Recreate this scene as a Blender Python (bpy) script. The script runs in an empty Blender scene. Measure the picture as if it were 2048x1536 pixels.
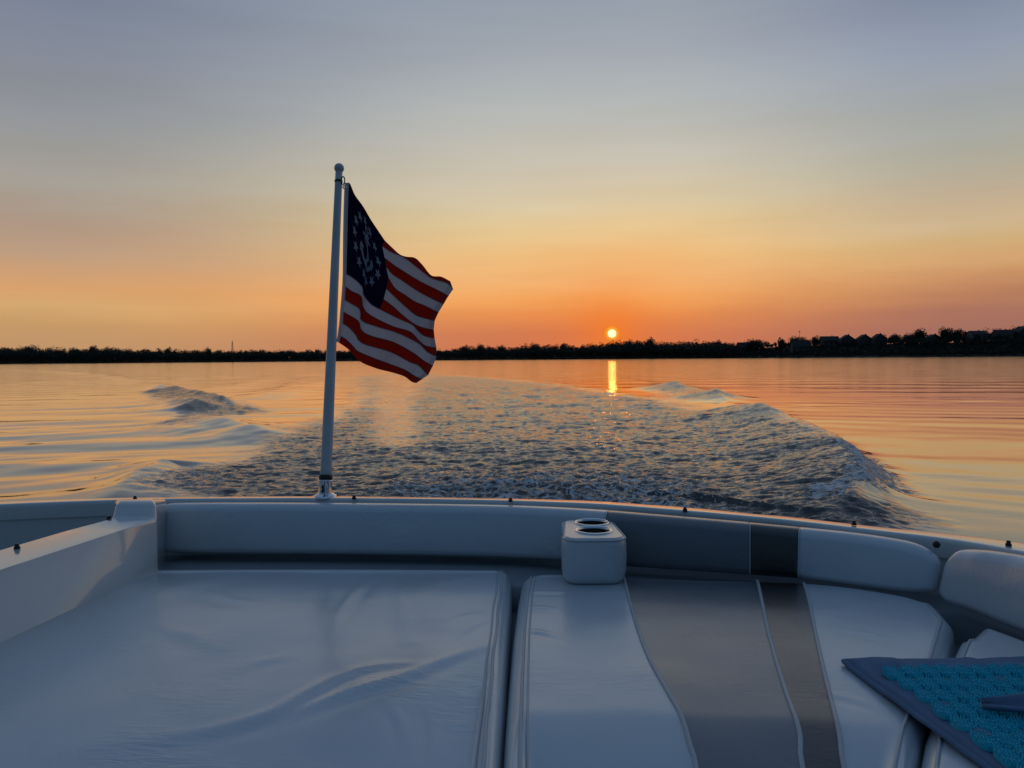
import bpy, bmesh, math, random
import numpy as np
from mathutils import Vector, Matrix

random.seed(7)
rng = np.random.default_rng(11)
sc = bpy.context.scene
COL = sc.collection

# ------------------------------------------------------------------ camera
H = 1.5                       # eye height above the water
F = 1538.0                    # focal length in photo pixels (2048 wide)
PITCH = math.atan(51.0 / F)
ROLL = math.radians(0.49)
fw = np.array([0, math.cos(PITCH), -math.sin(PITCH)])
r0 = np.array([1.0, 0, 0]); u0 = np.array([0, math.sin(PITCH), math.cos(PITCH)])
rt = math.cos(ROLL) * r0 - math.sin(ROLL) * u0
up = math.sin(ROLL) * r0 + math.cos(ROLL) * u0

cam_d = bpy.data.cameras.new('camera')
cam = bpy.data.objects.new('camera', cam_d); COL.objects.link(cam)
cam_d.sensor_width = 36.0; cam_d.lens = F / 2048 * 36.0
cam_d.clip_start = 0.05; cam_d.clip_end = 20000
M = Matrix.Identity(4)
for i in range(3):
    M[i][0] = rt[i]; M[i][1] = up[i]; M[i][2] = -fw[i]
M[2][3] = H
cam.matrix_world = M
sc.camera = cam

def ray(px, py):
    return fw + rt * ((px - 1024) / F) - up * ((py - 768) / F)
def at(px, py, Y):            # point seen in that direction, Y metres ahead
    d = ray(px, py); d = d * (Y / d[1])
    return np.array([d[0], d[1], d[2] + H])
def onz(px, py, z):           # point seen in that direction at height z (above water)
    d = ray(px, py); k = (z - H) / d[2]
    return np.array([d[0] * k, d[1] * k, z])
def onb(px, py, dz):          # the same, height given below the eye
    return onz(px, py, H + dz)

# ------------------------------------------------------------------ helpers
def tag(o, label=None, cat=None, group=None, kind=None):
    if label: o['label'] = label
    if cat: o['category'] = cat
    if group: o['group'] = group
    if kind: o['kind'] = kind
    return o
def empty(name, loc, rz=0, **k):
    o = bpy.data.objects.new(name, None); COL.objects.link(o)
    o.location = loc; o.rotation_euler = (0, 0, rz)
    o.empty_display_size = 0.1
    return tag(o, **k)
def link(name, me, mat, parent=None, smooth=True):
    o = bpy.data.objects.new(name, me); COL.objects.link(o)
    if mat is not None:
        for m in (mat if isinstance(mat, (list, tuple)) else [mat]): me.materials.append(m)
    if smooth and len(me.polygons):
        me.polygons.foreach_set('use_smooth', [True] * len(me.polygons))
    if parent is not None:
        o.parent = parent
        loc = parent_world(parent)
        o.matrix_parent_inverse = loc.inverted()
    return o
def parent_world(p):
    m = Matrix.Translation(p.location) @ p.rotation_euler.to_matrix().to_4x4()
    if p.parent is not None:
        m = parent_world(p.parent) @ p.matrix_parent_inverse @ m
    return m
def mesh(name, verts, faces, mat, parent=None, smooth=True):
    me = bpy.data.meshes.new(name)
    me.from_pydata([tuple(map(float, v)) for v in verts], [], [tuple(f) for f in faces])
    me.update()
    return link(name, me, mat, parent, smooth)
def grid_mesh(name, P, mat, parent=None, closed_u=False, cap=False):
    n, m = P.shape[:2]
    verts = P.reshape(-1, 3)
    faces = []
    for i in range(n - 1):
        for j in range(m if closed_u else m - 1):
            j2 = (j + 1) % m
            faces.append((i * m + j, i * m + j2, (i + 1) * m + j2, (i + 1) * m + j))
    if cap:
        faces.append(tuple(range(m))[::-1]); faces.append(tuple((n - 1) * m + j for j in range(m)))
    return mesh(name, verts, faces, mat, parent)
def bm_obj(name, bm, mat, parent=None, smooth=True):
    me = bpy.data.meshes.new(name)
    bmesh.ops.recalc_face_normals(bm, faces=bm.faces)
    bm.to_mesh(me); bm.free()
    return link(name, me, mat, parent, smooth)
def tube_data(pts, r, seg=8):
    pts = np.asarray(pts, float); n = len(pts)
    r = np.broadcast_to(np.asarray(r, float), (n,))
    T = np.gradient(pts, axis=0); T /= np.linalg.norm(T, axis=1)[:, None] + 1e-12
    up_ = np.array([0, 0, 1.0])
    if abs(T[:, 2]).max() > 0.9: up_ = np.array([0, 1.0, 0])
    A = np.cross(T, up_); A /= np.linalg.norm(A, axis=1)[:, None] + 1e-12
    B = np.cross(A, T)
    th = np.linspace(0, 2 * math.pi, seg, endpoint=False)
    return pts[:, None, :] + (np.cos(th)[None, :, None] * A[:, None, :] + np.sin(th)[None, :, None] * B[:, None, :]) * r[:, None, None]
def tube(name, pts, r, mat, parent=None, seg=8):
    return grid_mesh(name, tube_data(pts, r, seg), mat, parent, closed_u=True, cap=True)
def lathe(name, prof, mat, parent=None, seg=24, origin=(0, 0, 0), axis=None):
    prof = np.asarray(prof, float)
    th = np.linspace(0, 2 * math.pi, seg, endpoint=False)
    P = np.zeros((len(prof), seg, 3))
    P[:, :, 0] = prof[:, 0:1] * np.cos(th); P[:, :, 1] = prof[:, 0:1] * np.sin(th); P[:, :, 2] = prof[:, 1:2]
    if axis is not None:
        q = Vector((0, 0, 1)).rotation_difference(Vector(axis)).to_matrix()
        P = P @ np.array(q).T
    P = P + np.asarray(origin)
    return grid_mesh(name, P, mat, parent, closed_u=True)
def smoothpath(pts, n):       # Catmull-Rom through points, n samples
    pts = np.asarray(pts, float)
    d = np.r_[0, np.cumsum(np.linalg.norm(np.diff(pts[:, :2], axis=0), axis=1))]
    ext = np.vstack([2 * pts[0] - pts[1], pts, 2 * pts[-1] - pts[-2]])
    out = []
    for t in np.linspace(0, d[-1], n):
        i = min(max(np.searchsorted(d, t, side='right') - 1, 0), len(pts) - 2)
        s = (t - d[i]) / (d[i + 1] - d[i])
        p0, p1, p2, p3 = ext[i], ext[i + 1], ext[i + 2], ext[i + 3]
        out.append(0.5 * (2 * p1 + (p2 - p0) * s + (2 * p0 - 5 * p1 + 4 * p2 - p3) * s * s + (3 * p1 - p0 - 3 * p2 + p3) * s ** 3))
    return np.array(out)
def sstep(a, b, x):
    t = np.clip((x - a) / (b - a), 0, 1); return t * t * (3 - 2 * t)
def segdist(X, Y, poly, vals=None):
    """distance to a polyline; optionally the value carried along it and the nearest point"""
    best = np.full(X.shape, 1e18); bv = np.zeros(X.shape); nx = np.zeros(X.shape); ny = np.zeros(X.shape)
    for i in range(len(poly) - 1):
        ax, ay = poly[i][0], poly[i][1]; bx, by = poly[i + 1][0], poly[i + 1][1]
        dx, dy = bx - ax, by - ay; L = dx * dx + dy * dy + 1e-12
        t = np.clip(((X - ax) * dx + (Y - ay) * dy) / L, 0, 1)
        qx = ax + t * dx; qy = ay + t * dy
        d2 = (X - qx) ** 2 + (Y - qy) ** 2
        m = d2 < best
        best = np.where(m, d2, best); nx = np.where(m, qx, nx); ny = np.where(m, qy, ny)
        if vals is not None: bv = np.where(m, vals[i] * (1 - t) + vals[i + 1] * t, bv)
    return np.sqrt(best), bv, nx, ny
def inside(X, Y, poly):
    c = np.zeros(X.shape, bool); n = len(poly)
    for i in range(n):
        x1, y1 = poly[i][0], poly[i][1]; x2, y2 = poly[(i + 1) % n][0], poly[(i + 1) % n][1]
        if y1 == y2: continue
        m = ((y1 > Y) != (y2 > Y)) & (X < (x2 - x1) * (Y - y1) / (y2 - y1) + x1)
        c ^= m
    return c
_perm = np.random.default_rng(3).permutation(512)
_g = np.random.default_rng(4).uniform(0, 2 * math.pi, 512)
def perlin(x, y):
    xi = np.floor(x).astype(np.int64); yi = np.floor(y).astype(np.int64)
    xf = x - xi; yf = y - yi
    def gr(ix, iy, fx, fy):
        a = _g[_perm[(ix + _perm[iy & 511]) & 511]]
        return np.cos(a) * fx + np.sin(a) * fy
    u = xf ** 3 * (xf * (xf * 6 - 15) + 10); v = yf ** 3 * (yf * (yf * 6 - 15) + 10)
    a = gr(xi, yi, xf, yf); b = gr(xi + 1, yi, xf - 1, yf)
    c = gr(xi, yi + 1, xf, yf - 1); d = gr(xi + 1, yi + 1, xf - 1, yf - 1)
    return (a * (1 - u) + b * u) * (1 - v) + (c * (1 - u) + d * u) * v * 1.0

# ------------------------------------------------------------------ materials
def new_mat(name):
    m = bpy.data.materials.new(name); m.use_nodes = True
    nt = m.node_tree; nt.nodes.clear()
    out = nt.nodes.new('ShaderNodeOutputMaterial')
    b = nt.nodes.new('ShaderNodeBsdfPrincipled')
    nt.links.new(b.outputs[0], out.inputs[0])
    return m, nt, b, out
def lk(nt, a, b): nt.links.new(a, b)
def simple(name, col, rough=0.5, metal=0.0, var=0.0, vscale=8.0, bump=0.0, bscale=200.0, spec=0.5, rvar=0.0, stretch=None, coat=0.0):
    m, nt, b, out = new_mat(name)
    b.inputs['Base Color'].default_value = (*col, 1); b.inputs['Roughness'].default_value = rough
    b.inputs['Metallic'].default_value = metal; b.inputs['Specular IOR Level'].default_value = spec
    b.inputs['Coat Weight'].default_value = coat
    tc = nt.nodes.new('ShaderNodeTexCoord')
    src = tc.outputs['Object']
    if stretch:
        mp = nt.nodes.new('ShaderNodeMapping'); mp.inputs['Scale'].default_value = stretch
        lk(nt, src, mp.inputs[0]); src = mp.outputs[0]
    if var or rvar:
        n = nt.nodes.new('ShaderNodeTexNoise'); n.inputs['Scale'].default_value = vscale; n.inputs['Detail'].default_value = 6
        n.inputs['Roughness'].default_value = 0.6
        lk(nt, src, n.inputs['Vector'])
        if var:
            mx = nt.nodes.new('ShaderNodeMix'); mx.data_type = 'RGBA'
            mx.inputs['A'].default_value = (*[c * (1 - var) for c in col], 1)
            mx.inputs['B'].default_value = (*[min(1, c * (1 + var)) for c in col], 1)
            lk(nt, n.outputs[0], mx.inputs['Factor']); lk(nt, mx.outputs['Result'], b.inputs['Base Color'])
        if rvar:
            mr = nt.nodes.new('ShaderNodeMapRange'); mr.inputs['From Min'].default_value = 0.3; mr.inputs['From Max'].default_value = 0.7
            mr.inputs['To Min'].default_value = rough - rvar; mr.inputs['To Max'].default_value = rough + rvar
            lk(nt, n.outputs[0], mr.inputs[0]); lk(nt, mr.outputs[0], b.inputs['Roughness'])
    if bump:
        n2 = nt.nodes.new('ShaderNodeTexNoise'); n2.inputs['Scale'].default_value = bscale; n2.inputs['Detail'].default_value = 4
        lk(nt, src, n2.inputs['Vector'])
        bp = nt.nodes.new('ShaderNodeBump'); bp.inputs['Strength'].default_value = bump; bp.inputs['Distance'].default_value = 0.002
        lk(nt, n2.outputs[0], bp.inputs['Height']); lk(nt, bp.outputs[0], b.inputs['Normal'])
    return m
def vinyl(name, col, rough=0.38, spec=0.5):
    """marine vinyl: soft wear blotches, fine grain and short stretch wrinkles"""
    m, nt, b, out = new_mat(name)
    b.inputs['Specular IOR Level'].default_value = spec
    b.inputs['Coat Weight'].default_value = 1.0; b.inputs['Coat Roughness'].default_value = 0.25; b.inputs['Coat IOR'].default_value = 1.55
    tc = nt.nodes.new('ShaderNodeTexCoord'); src = tc.outputs['Object']
    n = nt.nodes.new('ShaderNodeTexNoise'); n.inputs['Scale'].default_value = 3.2; n.inputs['Detail'].default_value = 7; n.inputs['Roughness'].default_value = 0.62
    lk(nt, src, n.inputs['Vector'])
    mx = nt.nodes.new('ShaderNodeMix'); mx.data_type = 'RGBA'
    mx.inputs['A'].default_value = (*[c * 0.86 for c in col], 1); mx.inputs['B'].default_value = (*[c * 1.1 for c in col], 1)
    lk(nt, n.outputs[0], mx.inputs['Factor'])
    lk(nt, mx.outputs['Result'], b.inputs['Base Color'])
    mr = nt.nodes.new('ShaderNodeMapRange'); mr.inputs['From Min'].default_value = 0.35; mr.inputs['From Max'].default_value = 0.65
    mr.inputs['To Min'].default_value = rough - 0.07; mr.inputs['To Max'].default_value = rough + 0.08
    lk(nt, n.outputs[0], mr.inputs[0]); lk(nt, mr.outputs[0], b.inputs['Roughness'])
    # wrinkles: stretched noise that only appears in patches
    mp = nt.nodes.new('ShaderNodeMapping'); mp.inputs['Scale'].default_value = (9, 42, 20); mp.inputs['Rotation'].default_value = (0, 0, 0.25)
    lk(nt, src, mp.inputs[0])
    w = nt.nodes.new('ShaderNodeTexNoise'); w.inputs['Scale'].default_value = 1.6; w.inputs['Detail'].default_value = 3; w.inputs['Distortion'].default_value = 0.8
    lk(nt, mp.outputs[0], w.inputs['Vector'])
    pm = nt.nodes.new('ShaderNodeTexNoise'); pm.inputs['Scale'].default_value = 4.5; pm.inputs['Detail'].default_value = 2
    lk(nt, src, pm.inputs['Vector'])
    pr = nt.nodes.new('ShaderNodeMapRange'); pr.inputs['From Min'].default_value = 0.5; pr.inputs['From Max'].default_value = 0.68
    lk(nt, pm.outputs[0], pr.inputs[0])
    mu = nt.nodes.new('ShaderNodeMath'); mu.operation = 'MULTIPLY'; lk(nt, w.outputs[0], mu.inputs[0]); lk(nt, pr.outputs[0], mu.inputs[1])
    g = nt.nodes.new('ShaderNodeTexNoise'); g.inputs['Scale'].default_value = 420; g.inputs['Detail'].default_value = 2
    lk(nt, src, g.inputs['Vector'])
    ad = nt.nodes.new('ShaderNodeMath'); ad.operation = 'MULTIPLY_ADD'; ad.inputs[1].default_value = 0.10
    lk(nt, g.outputs[0], ad.inputs[0]); lk(nt, mu.outputs[0], ad.inputs[2])
    bp = nt.nodes.new('ShaderNodeBump'); bp.inputs['Strength'].default_value = 0.75; bp.inputs['Distance'].default_value = 0.006
    lk(nt, ad.outputs[0], bp.inputs['Height']); lk(nt, bp.outputs[0], b.inputs['Normal'])
    return m

MAT = {}
MAT['white_vinyl'] = vinyl('white_vinyl', (0.58, 0.615, 0.64), 0.36)
MAT['grey_vinyl'] = vinyl('grey_vinyl', (0.145, 0.155, 0.172), 0.40)
MAT['black_vinyl'] = vinyl('black_vinyl', (0.016, 0.013, 0.012), 0.42)
MAT['piping'] = simple('piping', (0.5, 0.51, 0.52), 0.4)
MAT['gelcoat'] = simple('gelcoat', (0.66, 0.66, 0.64), 0.16, var=0.08, vscale=5, rvar=0.05, coat=0.8)
MAT['ledge'] = simple('ledge', (0.24, 0.26, 0.28), 0.5, var=0.1, vscale=6)
MAT['chrome'] = simple('chrome', (0.75, 0.75, 0.76), 0.12, 1.0, rvar=0.05, vscale=40)
MAT['stud'] = simple('stud', (0.03, 0.03, 0.035), 0.35, 0.6)
MAT['black_rubber'] = simple('black_rubber', (0.012, 0.012, 0.013), 0.5, var=0.2)
MAT['pole_paint'] = simple('pole_paint', (0.52, 0.54, 0.55), 0.33, var=0.22, vscale=14, rvar=0.1, stretch=(1, 1, 0.25))
MAT['teal'] = simple('teal', (0.008, 0.47, 0.60), 0.6, var=0.2, vscale=30)
MAT['mat_cloth'] = simple('mat_cloth', (0.135, 0.205, 0.32), 0.85, var=0.2, vscale=20, bump=0.6, bscale=600, spec=0.2)
MAT['cup_dark'] = simple('cup_dark', (0.01, 0.01, 0.01), 0.4)

def cloth(name, col, trans=0.3):
    m, nt, b, out = new_mat(name)
    nt.nodes.remove(b)
    d = nt.nodes.new('ShaderNodeBsdfDiffuse'); t = nt.nodes.new('ShaderNodeBsdfTranslucent'); mx = nt.nodes.new('ShaderNodeMixShader')
    tc = nt.nodes.new('ShaderNodeTexCoord')
    wv = nt.nodes.new('ShaderNodeTexNoise'); wv.inputs['Scale'].default_value = 260; wv.inputs['Detail'].default_value = 3
    lk(nt, tc.outputs['Object'], wv.inputs['Vector'])
    mc = nt.nodes.new('ShaderNodeMix'); mc.data_type = 'RGBA'
    mc.inputs['A'].default_value = (*[c * 0.8 for c in col], 1); mc.inputs['B'].default_value = (*[min(1, c * 1.15) for c in col], 1)
    lk(nt, wv.outputs[0], mc.inputs['Factor'])
    lk(nt, mc.outputs['Result'], d.inputs[0]); lk(nt, mc.outputs['Result'], t.inputs[0])
    mx.inputs[0].default_value = trans
    lk(nt, d.outputs[0], mx.inputs[1]); lk(nt, t.outputs[0], mx.inputs[2]); lk(nt, mx.outputs[0], out.inputs[0])
    return m
MAT['flag_red'] = cloth('flag_red', (0.40, 0.018, 0.006), 0.32)
MAT['flag_white'] = cloth('flag_white', (0.68, 0.63, 0.65), 0.30)
MAT['flag_navy'] = cloth('flag_navy', (0.007, 0.008, 0.03), 0.12)
MAT['flag_thread'] = cloth('flag_thread', (0.28, 0.285, 0.33), 0.1)
MAT['flag_seam'] = cloth('flag_seam', (0.2, 0.17, 0.19), 0.1)
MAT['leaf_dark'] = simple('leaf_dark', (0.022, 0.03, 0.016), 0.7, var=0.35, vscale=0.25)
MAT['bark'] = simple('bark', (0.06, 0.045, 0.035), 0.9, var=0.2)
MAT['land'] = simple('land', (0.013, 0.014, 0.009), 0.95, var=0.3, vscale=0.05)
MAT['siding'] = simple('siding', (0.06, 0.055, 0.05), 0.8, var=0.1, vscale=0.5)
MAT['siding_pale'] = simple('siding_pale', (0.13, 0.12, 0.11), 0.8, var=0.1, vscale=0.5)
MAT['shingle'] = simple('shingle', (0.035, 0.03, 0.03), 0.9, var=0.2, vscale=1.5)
MAT['house_glass'] = simple('house_glass', (0.03, 0.035, 0.04), 0.1)
MAT['rock'] = simple('rock', (0.3, 0.27, 0.25), 0.9, var=0.25, vscale=0.6)
MAT['mast_steel'] = simple('mast_steel', (0.2, 0.2, 0.2), 0.6, 0.3)

# ------------------------------------------------------------------ world + sun
sd = ray(1224, 667); sd = sd / np.linalg.norm(sd)     # towards the sun
sun_el = math.asin(sd[2]); sun_az = math.atan2(sd[0], sd[1])

def s2l(c):
    c = np.array(c) / 255.0
    return tuple(np.where(c <= 0.04045, c / 12.92, ((c + 0.055) / 1.055) ** 2.4))

w = bpy.data.worlds.new('World'); sc.world = w; w.use_nodes = True
nt = w.node_tree; nt.nodes.clear()
wo = nt.nodes.new('ShaderNodeOutputWorld'); bg = nt.nodes.new('ShaderNodeBackground')
lk(nt, bg.outputs[0], wo.inputs[0])
tc = nt.nodes.new('ShaderNodeTexCoord')
nrm = nt.nodes.new('ShaderNodeVectorMath'); nrm.operation = 'NORMALIZE'; lk(nt, tc.outputs['Generated'], nrm.inputs[0])
sep = nt.nodes.new('ShaderNodeSeparateXYZ'); lk(nt, nrm.outputs[0], sep.inputs[0])
def math_(op, a, b=None, c=None):
    n = nt.nodes.new('ShaderNodeMath'); n.operation = op
    for i, v in enumerate((a, b, c)):
        if v is None: continue
        if isinstance(v, (int, float)): n.inputs[i].default_value = v
        else: lk(nt, v, n.inputs[i])
    return n.outputs[0]
def noise_(vec, scale, detail, rough=0.5):
    n = nt.nodes.new('ShaderNodeTexNoise'); n.inputs['Scale'].default_value = scale; n.inputs['Detail'].default_value = detail
    n.inputs['Roughness'].default_value = rough
    lk(nt, vec, n.inputs['Vector']); return n.outputs[0]
# thin streaky cirrus: noise stretched along the horizon, tilted slightly
mpw = nt.nodes.new('ShaderNodeMapping'); mpw.inputs['Scale'].default_value = (2.2, 2.2, 20); mpw.inputs['Rotation'].default_value = (0.0, 0.10, 0)
lk(nt, nrm.outputs[0], mpw.inputs[0])
stk = noise_(mpw.outputs[0], 1.0, 7, 0.55)
mpw2 = nt.nodes.new('ShaderNodeMapping'); mpw2.inputs['Scale'].default_value = (1.6, 1.6, 7); mpw2.inputs['Rotation'].default_value = (0.0, -0.12, 0)
lk(nt, nrm.outputs[0], mpw2.inputs[0])
stk2 = noise_(mpw2.outputs[0], 1.0, 5, 0.5)
el = math_('ARCSINE', sep.outputs['Z'])
el_deg = math_('MULTIPLY', el, 180 / math.pi)
# cloud streaks shift the elevation the colour is looked up at by a little
j1 = math_('MULTIPLY', math_('SUBTRACT', stk, 0.5), 2.6)
j2 = math_('MULTIPLY', math_('SUBTRACT', stk2, 0.5), 2.6)
lowf = math_('MINIMUM', math_('DIVIDE', math_('MAXIMUM', el_deg, 0.0), 6.0), 1.0)
el_j = math_('ADD', el_deg, math_('MULTIPLY', math_('ADD', j1, j2), lowf))
fac = math_('POWER', math_('DIVIDE', math_('MAXIMUM', el_j, 0.0), 90.0), 0.5)
def ramp(stops):
    r = nt.nodes.new('ShaderNodeValToRGB'); cr = r.color_ramp
    cr.interpolation = 'EASE'
    cr.interpolation = 'LINEAR'
    while len(cr.elements) > 1: cr.elements.remove(cr.elements[-1])
    for i, (e, c) in enumerate(stops):
        p = math.sqrt(e / 90.0)
        x = cr.elements[0] if i == 0 else cr.elements.new(p)
        x.position = p; x.color = (*s2l(c), 1)
    lk(nt, fac, r.inputs[0]); return r.outputs[0]
FRONT = [(0, (196, 112, 82)), (1.9, (210, 124, 84)), (3.2, (228, 142, 82)), (4.6, (240, 165, 94)), (6.3, (240, 180, 116)), (8.1, (237, 191, 128)), (9.8, (229, 202, 150)), (11.5, (217, 201, 166)),
         (14, (203, 196, 179)), (16.5, (187, 188, 182)), (18.9, (174, 179, 181)), (21.1, (163, 169, 177)), (23.2, (155, 163, 173)), (25.5, (147, 156, 170)), (40, (114, 132, 156)), (60, (96, 120, 150)), (90, (88, 114, 148))]
LEFT = [(0, (184, 140, 104)), (1.4, (194, 150, 106)), (2.4, (200, 155, 104)), (3.6, (213, 168, 113)), (4.6, (218, 163, 111)), (5.8, (206, 160, 119)), (6.9, (190, 156, 126)), (8.7, (176, 152, 133)), (11.6, (165, 158, 148)),
        (13.8, (153, 152, 149)), (15.9, (144, 147, 152)), (18.7, (134, 140, 154)), (22, (122, 132, 151)), (40, (100, 116, 140)), (60, (90, 112, 142)), (90, (88, 114, 148))]
RIGHT = [(0, (156, 106, 92)), (1.7, (162, 110, 94)), (2.8, (170, 115, 95)), (3.9, (190, 132, 96)), (5.1, (207, 151, 105)), (6.5, (214, 168, 116)), (7.6, (208, 175, 124)), (8.9, (204, 179, 143)), (10.3, (193, 173, 146)),
         (12.5, (176, 172, 156)), (14.6, (165, 168, 165)), (17.4, (153, 160, 170)), (19.4, (141, 151, 168)), (21.6, (128, 138, 160)), (40, (106, 122, 148)), (60, (94, 116, 146)), (90, (88, 114, 148))]
BACK = [(0, (62, 76, 94)), (4, (58, 76, 97)), (10, (54, 78, 101)), (20, (56, 82, 109)), (45, (68, 98, 129)), (90, (88, 114, 148))]
cF, cL, cR, cB = ramp(FRONT), ramp(LEFT), ramp(RIGHT), ramp(BACK)
def mix_(f, a, b, blend='MIX'):
    m = nt.nodes.new('ShaderNodeMix'); m.data_type = 'RGBA'; m.blend_type = blend
    if isinstance(f, (int, float)): m.inputs['Factor'].default_value = f
    else: lk(nt, f, m.inputs['Factor'])
    for k, v in (('A', a), ('B', b)):
        if isinstance(v, tuple): m.inputs[k].default_value = (*v, 1)
        else: lk(nt, v, m.inputs[k])
    return m.outputs['Result']
def mrange(v, a, b, c=0.0, d=1.0, smooth=True):
    n = nt.nodes.new('ShaderNodeMapRange')
    if smooth: n.interpolation_type = 'SMOOTHSTEP'
    n.inputs['From Min'].default_value = a; n.inputs['From Max'].default_value = b
    n.inputs['To Min'].default_value = c; n.inputs['To Max'].default_value = d
    lk(nt, v, n.inputs[0]); return n.outputs[0]
az = math_('MULTIPLY', math_('ARCTAN2', sep.outputs['X'], sep.outputs['Y']), 180 / math.pi)
col = mix_(mrange(az, 2, -32), cF, cL)
col = mix_(mrange(az, 9, 32), col, cR)
absaz = math_('ABSOLUTE', math_('SUBTRACT', az, 6.0))
col = mix_(mrange(absaz, 42, 115), col, cB)
stv = mrange(stk, 0.3, 0.7, 0.945, 1.07, False)
stw = mrange(el_deg, 0.0, 4.0)
st_c = nt.nodes.new('ShaderNodeCombineColor')
stm = math_('ADD', 1.0, math_('MULTIPLY', math_('SUBTRACT', stv, 1.0), stw))
for q in range(3): lk(nt, stm, st_c.inputs[q])
col = mix_(1.0, col, st_c.outputs[0], 'MULTIPLY')
# glow of the low sun in the hazy air
dot = nt.nodes.new('ShaderNodeVectorMath'); dot.operation = 'DOT_PRODUCT'; lk(nt, nrm.outputs[0], dot.inputs[0]); dot.inputs[1].default_value = tuple(sd)
ang = math_('MULTIPLY', math_('ARCCOSINE', math_('MINIMUM', dot.outputs['Value'], 1.0)), 180 / math.pi)
g1 = math_('EXPONENT', math_('MULTIPLY', math_('DIVIDE', ang, 3.6), -1.0))
g2 = math_('EXPONENT', math_('MULTIPLY', math_('DIVIDE', ang, 1.3), -1.0))
col = mix_(math_('MULTIPLY', g1, 0.6), col, s2l((246, 118, 30)))
col = mix_(math_('MULTIPLY', g2, 0.6), col, s2l((255, 128, 8)))
disc = mrange(ang, 0.34, 0.27)
rim = mrange(ang, 0.62, 0.30)
col = mix_(math_('MULTIPLY', rim, 0.8), col, s2l((255, 176, 40)))
col = mix_(disc, col, (1.7, 1.12, .64))
lk(nt, col, bg.inputs['Color']); bg.inputs['Strength'].default_value = 1.0
w.cycles.sampling_method = 'MANUAL'; w.cycles.sample_map_resolution = 2048

sl = bpy.data.lights.new('sun', 'SUN'); so = bpy.data.objects.new('sun', sl); COL.objects.link(so)
sl.energy = 0.0011; sl.angle = math.radians(0.55); sl.color = (1.0, 0.32, 0.04)
so.rotation_euler = Vector(tuple(-sd)).to_track_quat('-Z', 'Y').to_euler()

sc.view_settings.view_transform = 'Standard'; sc.view_settings.look = 'None'
sc.view_settings.exposure = 0; sc.view_settings.gamma = 1
sc.cycles.sample_clamp_direct = 12; sc.cycles.sample_clamp_indirect = 6
sc.cycles.max_bounces = 8; sc.cycles.use_denoising = True

#@@WATER@@
# ------------------------------------------------------------------ water
dys = np.arange(430.0, 11.0, -0.8)
rad = np.concatenate([np.linspace(0.4, 5.2, 14), H * F / dys, np.geomspace(H * F / 11.0, 6000, 70)[1:]])
azs = np.concatenate([np.linspace(-180, -44, 44)[:-1], np.linspace(-44, 44, 1180), np.linspace(44, 180, 44)[1:-1]]) * math.pi / 180
R, A = np.meshgrid(rad, azs, indexing='ij')
WX = R * np.sin(A); WY = R * np.cos(A)
nR, nA = R.shape

def gp(pts, z=None):
    return [tuple(onz(p[0], p[1], p[2] if len(p) > 2 else (z or 0.0))) for p in pts]
h = np.zeros_like(R)
near = sstep(150, 70, R)
# --- the boat's track: churned water
turb_poly = [p[:2] for p in gp([(352, 990), (345, 962), (400, 942), (470, 926), (520, 890), (560, 866), (650, 838), (700, 812), (708, 785), (690, 762), (700, 752),
                                (780, 748), (870, 748), (1000, 756), (1130, 770), (1250, 790), (1350, 803)])] + \
            [p[:2] for p in gp([(1450, 816, .2), (1530, 811, .33), (1600, 832, .33), (1680, 864, .3), (1735, 897, .3), (1756, 938, .27), (1738, 985, .2)])] + \
            [p[:2] for p in gp([(1770, 1012), (1870, 1050), (1760, 1110), (1500, 1300), (500, 1300)])]
dist, _, _, _ = segdist(WX, WY, turb_poly + [turb_poly[0]])
ins = inside(WX, WY, turb_poly)
sdist = np.where(ins, dist, -dist)
edge_n = perlin(WX * 1.1, WY * 1.1) * 0.5 + perlin(WX * 3.3 + 9, WY * 3.3) * 0.22
sc_e = np.clip(R / 14, 0.5, 4)
turb = sstep(-0.35, 0.75, sdist / sc_e + edge_n)
# calmer, reflecting lane in the track
lane, _, _, _ = segdist(WX, WY, [p[:2] for p in gp([(812, 752), (792, 800), (788, 850), (796, 905)])])
lane_m = sstep(1.0, 0.15, lane / np.clip(R * 0.045, .4, 3))
farfade = sstep(75, 26, R)
turb_amp = turb * (0.8 + 0.2 * farfade) * (1 - 0.55 * np.clip(lane_m + .5 * perlin(WX * .7, WY * .35), 0, 1) * (lane_m > .02) * sstep(8.5, 13, R))
turb_l, _, _, _ = segdist(WX, WY, [p[:2] for p in gp([(330, 775, .2), (395, 795, .2), (455, 815, .15)])])
turb_amp = np.maximum(turb_amp, 1.1 * sstep(1.5, .5, turb_l + .5 * perlin(WX * 1.3, WY * 1.3)))
turb_l, _, _, _ = segdist(WX, WY, [p[:2] for p in gp([(365, 838, .1), (385, 834, .2)])])
turb_amp = np.maximum(turb_amp, .6 * sstep(1.0, .3, turb_l))

foam = np.zeros_like(R)
def ridge(pts, wn, wf, power=1.6, hs=1.0):
    """one wave crest: wn / wf = width of the face toward / away from the eye"""
    global h
    P = gp(pts); vals = [p[2] * hs for p in pts]
    d, v, nx, ny = segdist(WX, WY, [p[:2] for p in P], vals)
    sgn = np.clip((np.sqrt(nx * nx + ny * ny) - R) / np.maximum(d, .05), -1, 1)
    wob = 1 + 0.25 * perlin(WX * 0.9, WY * 0.9) + .15 * perlin(WX * 2.3, WY * 2.3)
    ww = (wf + (wn - wf) * (.5 + .5 * sgn)) * wob
    prof = np.exp(-(np.sqrt(d * d + .0025) / ww) ** power)
    h += v * prof
    return d, prof
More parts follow.
